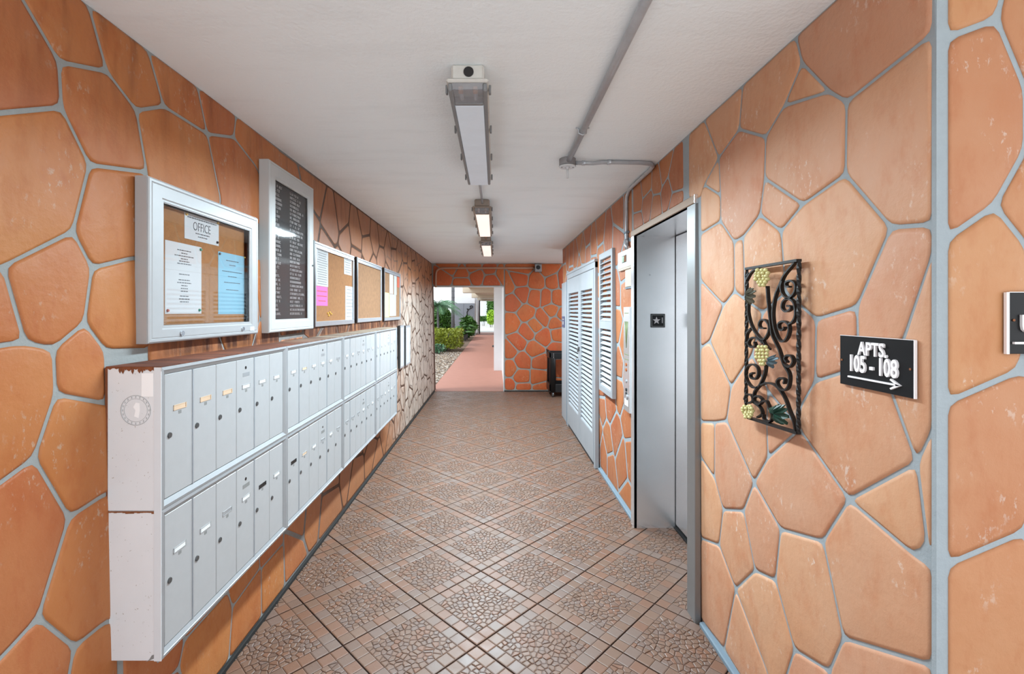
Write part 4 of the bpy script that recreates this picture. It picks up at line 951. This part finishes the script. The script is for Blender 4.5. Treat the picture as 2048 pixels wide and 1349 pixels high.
# ------------------------------------------------------------------ outside
struct(obj('ground', MB().box(-60, 60, -60, 120, -.3, -.13), M['concrete_bounce']))
struct(obj('path', MB().box(-1.25, .18, YB + .02, 12.3, -.12, .006).box(-1.25, 1.4, 12.3, 34, -.12, .006), M['pink_path']))
struct(obj('garden_bed', MB().box(-9, -1.25, YB + .3, 30, -.12, -.02), M['soil']))
struct(obj('road', MB().box(-30, 30, 34, 80, -.13, .0), M['concrete']))
struct(obj('wall_walkway', MB().box(.18, .4, YB + .22, 12.25, -.1, 2.7), M['stucco']))
struct(obj('pillar', MB().box(-.03, .42, 12.25, 12.75, -.1, 2.7), M['stucco']))
struct(obj('wall_walkway_far', MB().box(.9, 1.3, 12.75, 33.5, -.1, 2.7), M['stucco']))
T = thing('walkway_roof', (-.1, 22, 2.3), 'cream walkway roof with stepped cross beams past the doorway', 'roof')
obj('slab', MB().box(-1.0, 1.4, YB + .3, 34.6, 2.45, 2.62), M['soffit'], T)
for y in (18.7, 25.8, 34.2): obj('beam', MB().box(-1.3, 1.4, y, y + .5, 2.3, 2.56, .01), M['soffit'], T)
T = thing('walkway_post', (-1.13, 32, 0), 'white post holding the far end of walkway roof', 'post')
obj('shaft', MB().box(-1.21, -1.09, 31.9, 32.05, 0, 2.3, .01), M['stucco'], T); obj('dark_side', MB().box(-1.085, -1.02, 31.92, 32.03, 0, 2.3), M['dark'], T)
T = thing('apartment_building', (-3, 30.5, 0), 'white apartment building with a grey panelled ground floor', 'building')
obj('upper_wall', MB().box(-2.78, -1.3, 30.1, 36, 2.06, 7.5), M['stucco'], T)
obj('lower_wall', MB().box(-2.78, -1.3, 30.2, 36, 0, 2.06), M['stucco'], T)
for a, b in ((-2.76, -2.02), (-2.01, -1.31)): obj('grey_panel', MB().box(a, b, 30.08, 30.2, 0, 2.04, .008), M['stucco_grey'], T)
m = MB(); an = lambda px, py: Vector(onY(px, py, 30.05)[:1] + (30.05,) + onY(px, py, 30.05)[1:])
m.tube(spline([an(935, 632), an(934, 625), an(936, 621), an(934, 618), an(938, 619), an(941, 616), an(940, 613), an(944, 612), an(945, 615), an(942, 617)], 4), .028, 5)
tag(obj('wall_sculpture', m, M['iron']), 'small black curly metal sculpture on the grey building panel', 'wall ornament')
T = thing('far_building', (-1.4, 56, 0), 'plain white building far beyond the walkway post', 'building')
obj('wall', MB().box(-1.9, -.98, 55, 60, 0, 3.4), M['stucco'], T); obj('roof', MB().box(-2.0, -.9, 54.8, 60, 3.4, 3.6), M['soffit'], T)
def leafcloud(m, n, pick, size, rd):
    for _ in range(n):
        p = Vector(pick()); s = size * rd.uniform(.6, 1.3); d = Vector((rd.gauss(0, 1), rd.gauss(0, 1), rd.gauss(0, 1))).normalized(); e = d.orthogonal().normalized(); e = (e * math.cos(6.28 * rd.random()) + d.cross(e) * math.sin(6.28 * rd.random()))
        w = d.cross(e); k = rd.uniform(.35, 1.0); c = (k, k, k, 1)
        m.poly([p - e * s, p - w * s * .4 + d * s * .1, p + e * s, p + w * s * .4 + d * s * .1], c)
def pickbox(x0, x1, y0, y1, z0, z1, rd): return lambda: (rd.uniform(x0, x1), rd.uniform(y0, y1), rd.uniform(z0, z1))
def pickball(c, r, rd):
    def f():
        while True:
            v = Vector((rd.uniform(-1, 1), rd.uniform(-1, 1), rd.uniform(-1, 1)))
            if .3 < v.length < 1: return (c[0] + v.x * r[0], c[1] + v.y * r[1], c[2] + v.z * r[2])
    return f
rg = random.Random(9)
def shrub(name, label, cat, base, pick, n, size, mat, stems, group=None):
    T = thing(name, base, label, cat, group); m = MB(); leafcloud(m, n, pick, size, rg); obj('foliage', m, M[mat], T)
    m = MB()
    for _ in range(stems):
        q = pick(); m.tube([(base[0] + (q[0] - base[0]) * .35, base[1] + (q[1] - base[1]) * .35, base[2] - .02), ((base[0] + q[0]) / 2, (base[1] + q[1]) / 2, q[2] * .5 + base[2] * .5), q], .012, 5)
    obj('stems', m, M['bark'], T); return T
shrub('hedge', 'clipped yellow-green hedge beside the pink path', 'hedge', (-2.0, 18.7, 0), pickbox(-2.9, -1.32, 17.7, 19.8, .12, .86, rg), 6500, .05, 'hedge', 26)
shrub('leafy_shrub', 'leafy green shrub by the grey building panels behind cycads', 'shrub', (-1.6, 27.6, 0), pickball((-1.6, 27.6, .62), (.5, .5, .64), rg), 460, .17, 'bush', 12)
shrub('tall_shrub', 'dense tall green shrub behind the clipped hedge', 'shrub', (-2.75, 23.8, 0), pickball((-2.7, 23.8, .85), (.6, .8, .9), rg), 2600, .1, 'bush', 14)
shrub('back_shrub', 'bushy green tree top behind the fronds by building', 'shrub', (-3.3, 27, 0), pickball((-3.2, 27, 1.35), (.5, .7, .65), rg), 900, .12, 'bush', 8)
shrub('round_bush', 'bright green round bush far beyond the walkway', 'bush', (-.36, 45, 0), pickball((-.36, 45, .95), (.42, .5, .78), rg), 900, .12, 'bright_bush', 6)
shrub('far_tree', 'dark green tree far away beside the white far building', 'tree', (-.42, 53.5, 0), pickball((-.42, 53.5, 1.9), (.5, .6, 1.5), rg), 700, .2, 'bush', 6)
shrub('far_hedge', 'low dark hedge in front of the white far building', 'hedge', (-1.2, 49, 0), pickbox(-1.6, -.82, 48.6, 49.4, .5, 1.0, rg), 700, .1, 'bush', 6)
shrub('ground_fern', 'small pale green fern at the foot of clipped hedge', 'fern', (-2.15, 17.3, 0), pickball((-2.1, 17.2, .18), (.3, .25, .18), rg), 250, .07, 'frond', 4)
def palm(name, label, base, h, nf, ln, rd, rad=.05, mt='frond', el0=.35, el1=1.15):
    T = thing(name, base, label, 'palm'); b = Vector(base)
    obj('trunk', MB().tube([b, b + Vector((.02, 0, h * .5)), b + Vector((0, 0, h))], [rad * 1.2, rad, rad * .9], 10), M['bark'], T)
    top = b + Vector((0, 0, h))
    for k in range(nf):
        a = 2 * math.pi * k / nf + rd.uniform(-.25, .25); el = rd.uniform(el0, el1); d = Vector((math.cos(a), math.sin(a), 0)); m = MB(); mid = []
        L_ = ln * rd.uniform(.8, 1.1)
        for q in range(9):
            t = q / 8; mid.append(top + d * L_ * t * math.cos(el * (1 - t * .4)) + Vector((0, 0, L_ * (math.sin(el) * t - .75 * t * t))))
        m.tube(mid, [.014 * (1 - .7 * q / 8) for q in range(9)], 4, True, (.8, .8, .7, 1))
        for q in range(1, 26):
            t = q / 26 * 7.99; i = int(t); p = mid[i].lerp(mid[i + 1], t - i); tg = (mid[i + 1] - mid[i]).normalized(); sd = tg.cross(Vector((0, 0, 1))).normalized(); ll = L_ * .3 * math.sin(math.pi * (.12 + .85 * q / 26)); kk = rd.uniform(.7, 1.0)
            for s in (-1, 1):
                e = p + sd * s * ll * .8 + tg * ll * .5 + Vector((0, 0, -ll * .35)); m.poly([p, p + tg * .03, e + tg * .005, e], (kk, kk, kk, 1))
        obj('frond', m, M[mt], T)
palm('feather_palm', 'feathery blue-green palm rising over the clipped hedge', (-2.6, 21.2, 0), 1.75, 26, 1.4, random.Random(2))
palm('cycad', 'green spiky cycad before the grey building panels', (-1.62, 26, 0), .5, 26, .95, random.Random(12), .09, 'bush', .6, 1.4)
palm('fan_cycad', 'smaller green cycad in front of the spiky one', (-1.62, 24.9, 0), .3, 18, .7, random.Random(13), .07, 'bush', .6, 1.4)
T = thing('palm_trunk', (-2.06, 22.9, 0), 'bare grey palm trunk standing before the white building', 'tree')
m = MB().tube([(-2.06, 22.9, -.02), (-2.065, 22.9, 1.5), (-2.06, 22.9, 3.2), (-2.05, 22.9, 5.6)], [.1, .085, .08, .075], 12); obj('trunk', m, M['bark'], T)
m = MB()
for q in range(16): m.cyl((-2.06, 22.9, .3 + q * .32), (0, 0, 1), .092, .02, 12)
obj('ring_scars', m, M['bark'], T)
m = MB(); rp = random.Random(8); pc = [lin(176, 166, 152), lin(150, 138, 122), lin(124, 112, 100), lin(190, 184, 176), lin(98, 88, 80), lin(160, 142, 122)]
for _ in range(5200):
    y = 9.35 + 8.6 * rp.random() ** 1.4; x = rp.uniform(-1.27 - .12 * y, -1.265); r = rp.uniform(.016, .034); z = -.02 + r * .35
    a = rp.random() * 3.14; ca, sa = math.cos(a), math.sin(a); ex, ey, ez = r * rp.uniform(.9, 1.4), r * rp.uniform(.7, 1.), r * rp.uniform(.5, .8)
    c = rp.choice(pc); P = [(x + ex * ca, y + ex * sa, z), (x - ey * sa, y + ey * ca, z), (x - ex * ca, y - ex * sa, z), (x + ey * sa, y - ey * ca, z)]; tp = (x, y, z + ez)
    q = [((p_[0] - x) * .62 + x, (p_[1] - y) * .62 + y, z + ez * .8) for p_ in P]
    m.grid([P, q], True, c, True, False, True)
o = tag(obj('gravel', m, M['pebble']), 'loose beige and grey gravel beside the pink path', 'gravel'); o['kind'] = 'stuff'
tag(obj('door_mat', MB().box(-.12, .3, 20.2, 21.0, .006, .03, .004), M['dark']), 'dark door mat on the pink path past pillar', 'mat')
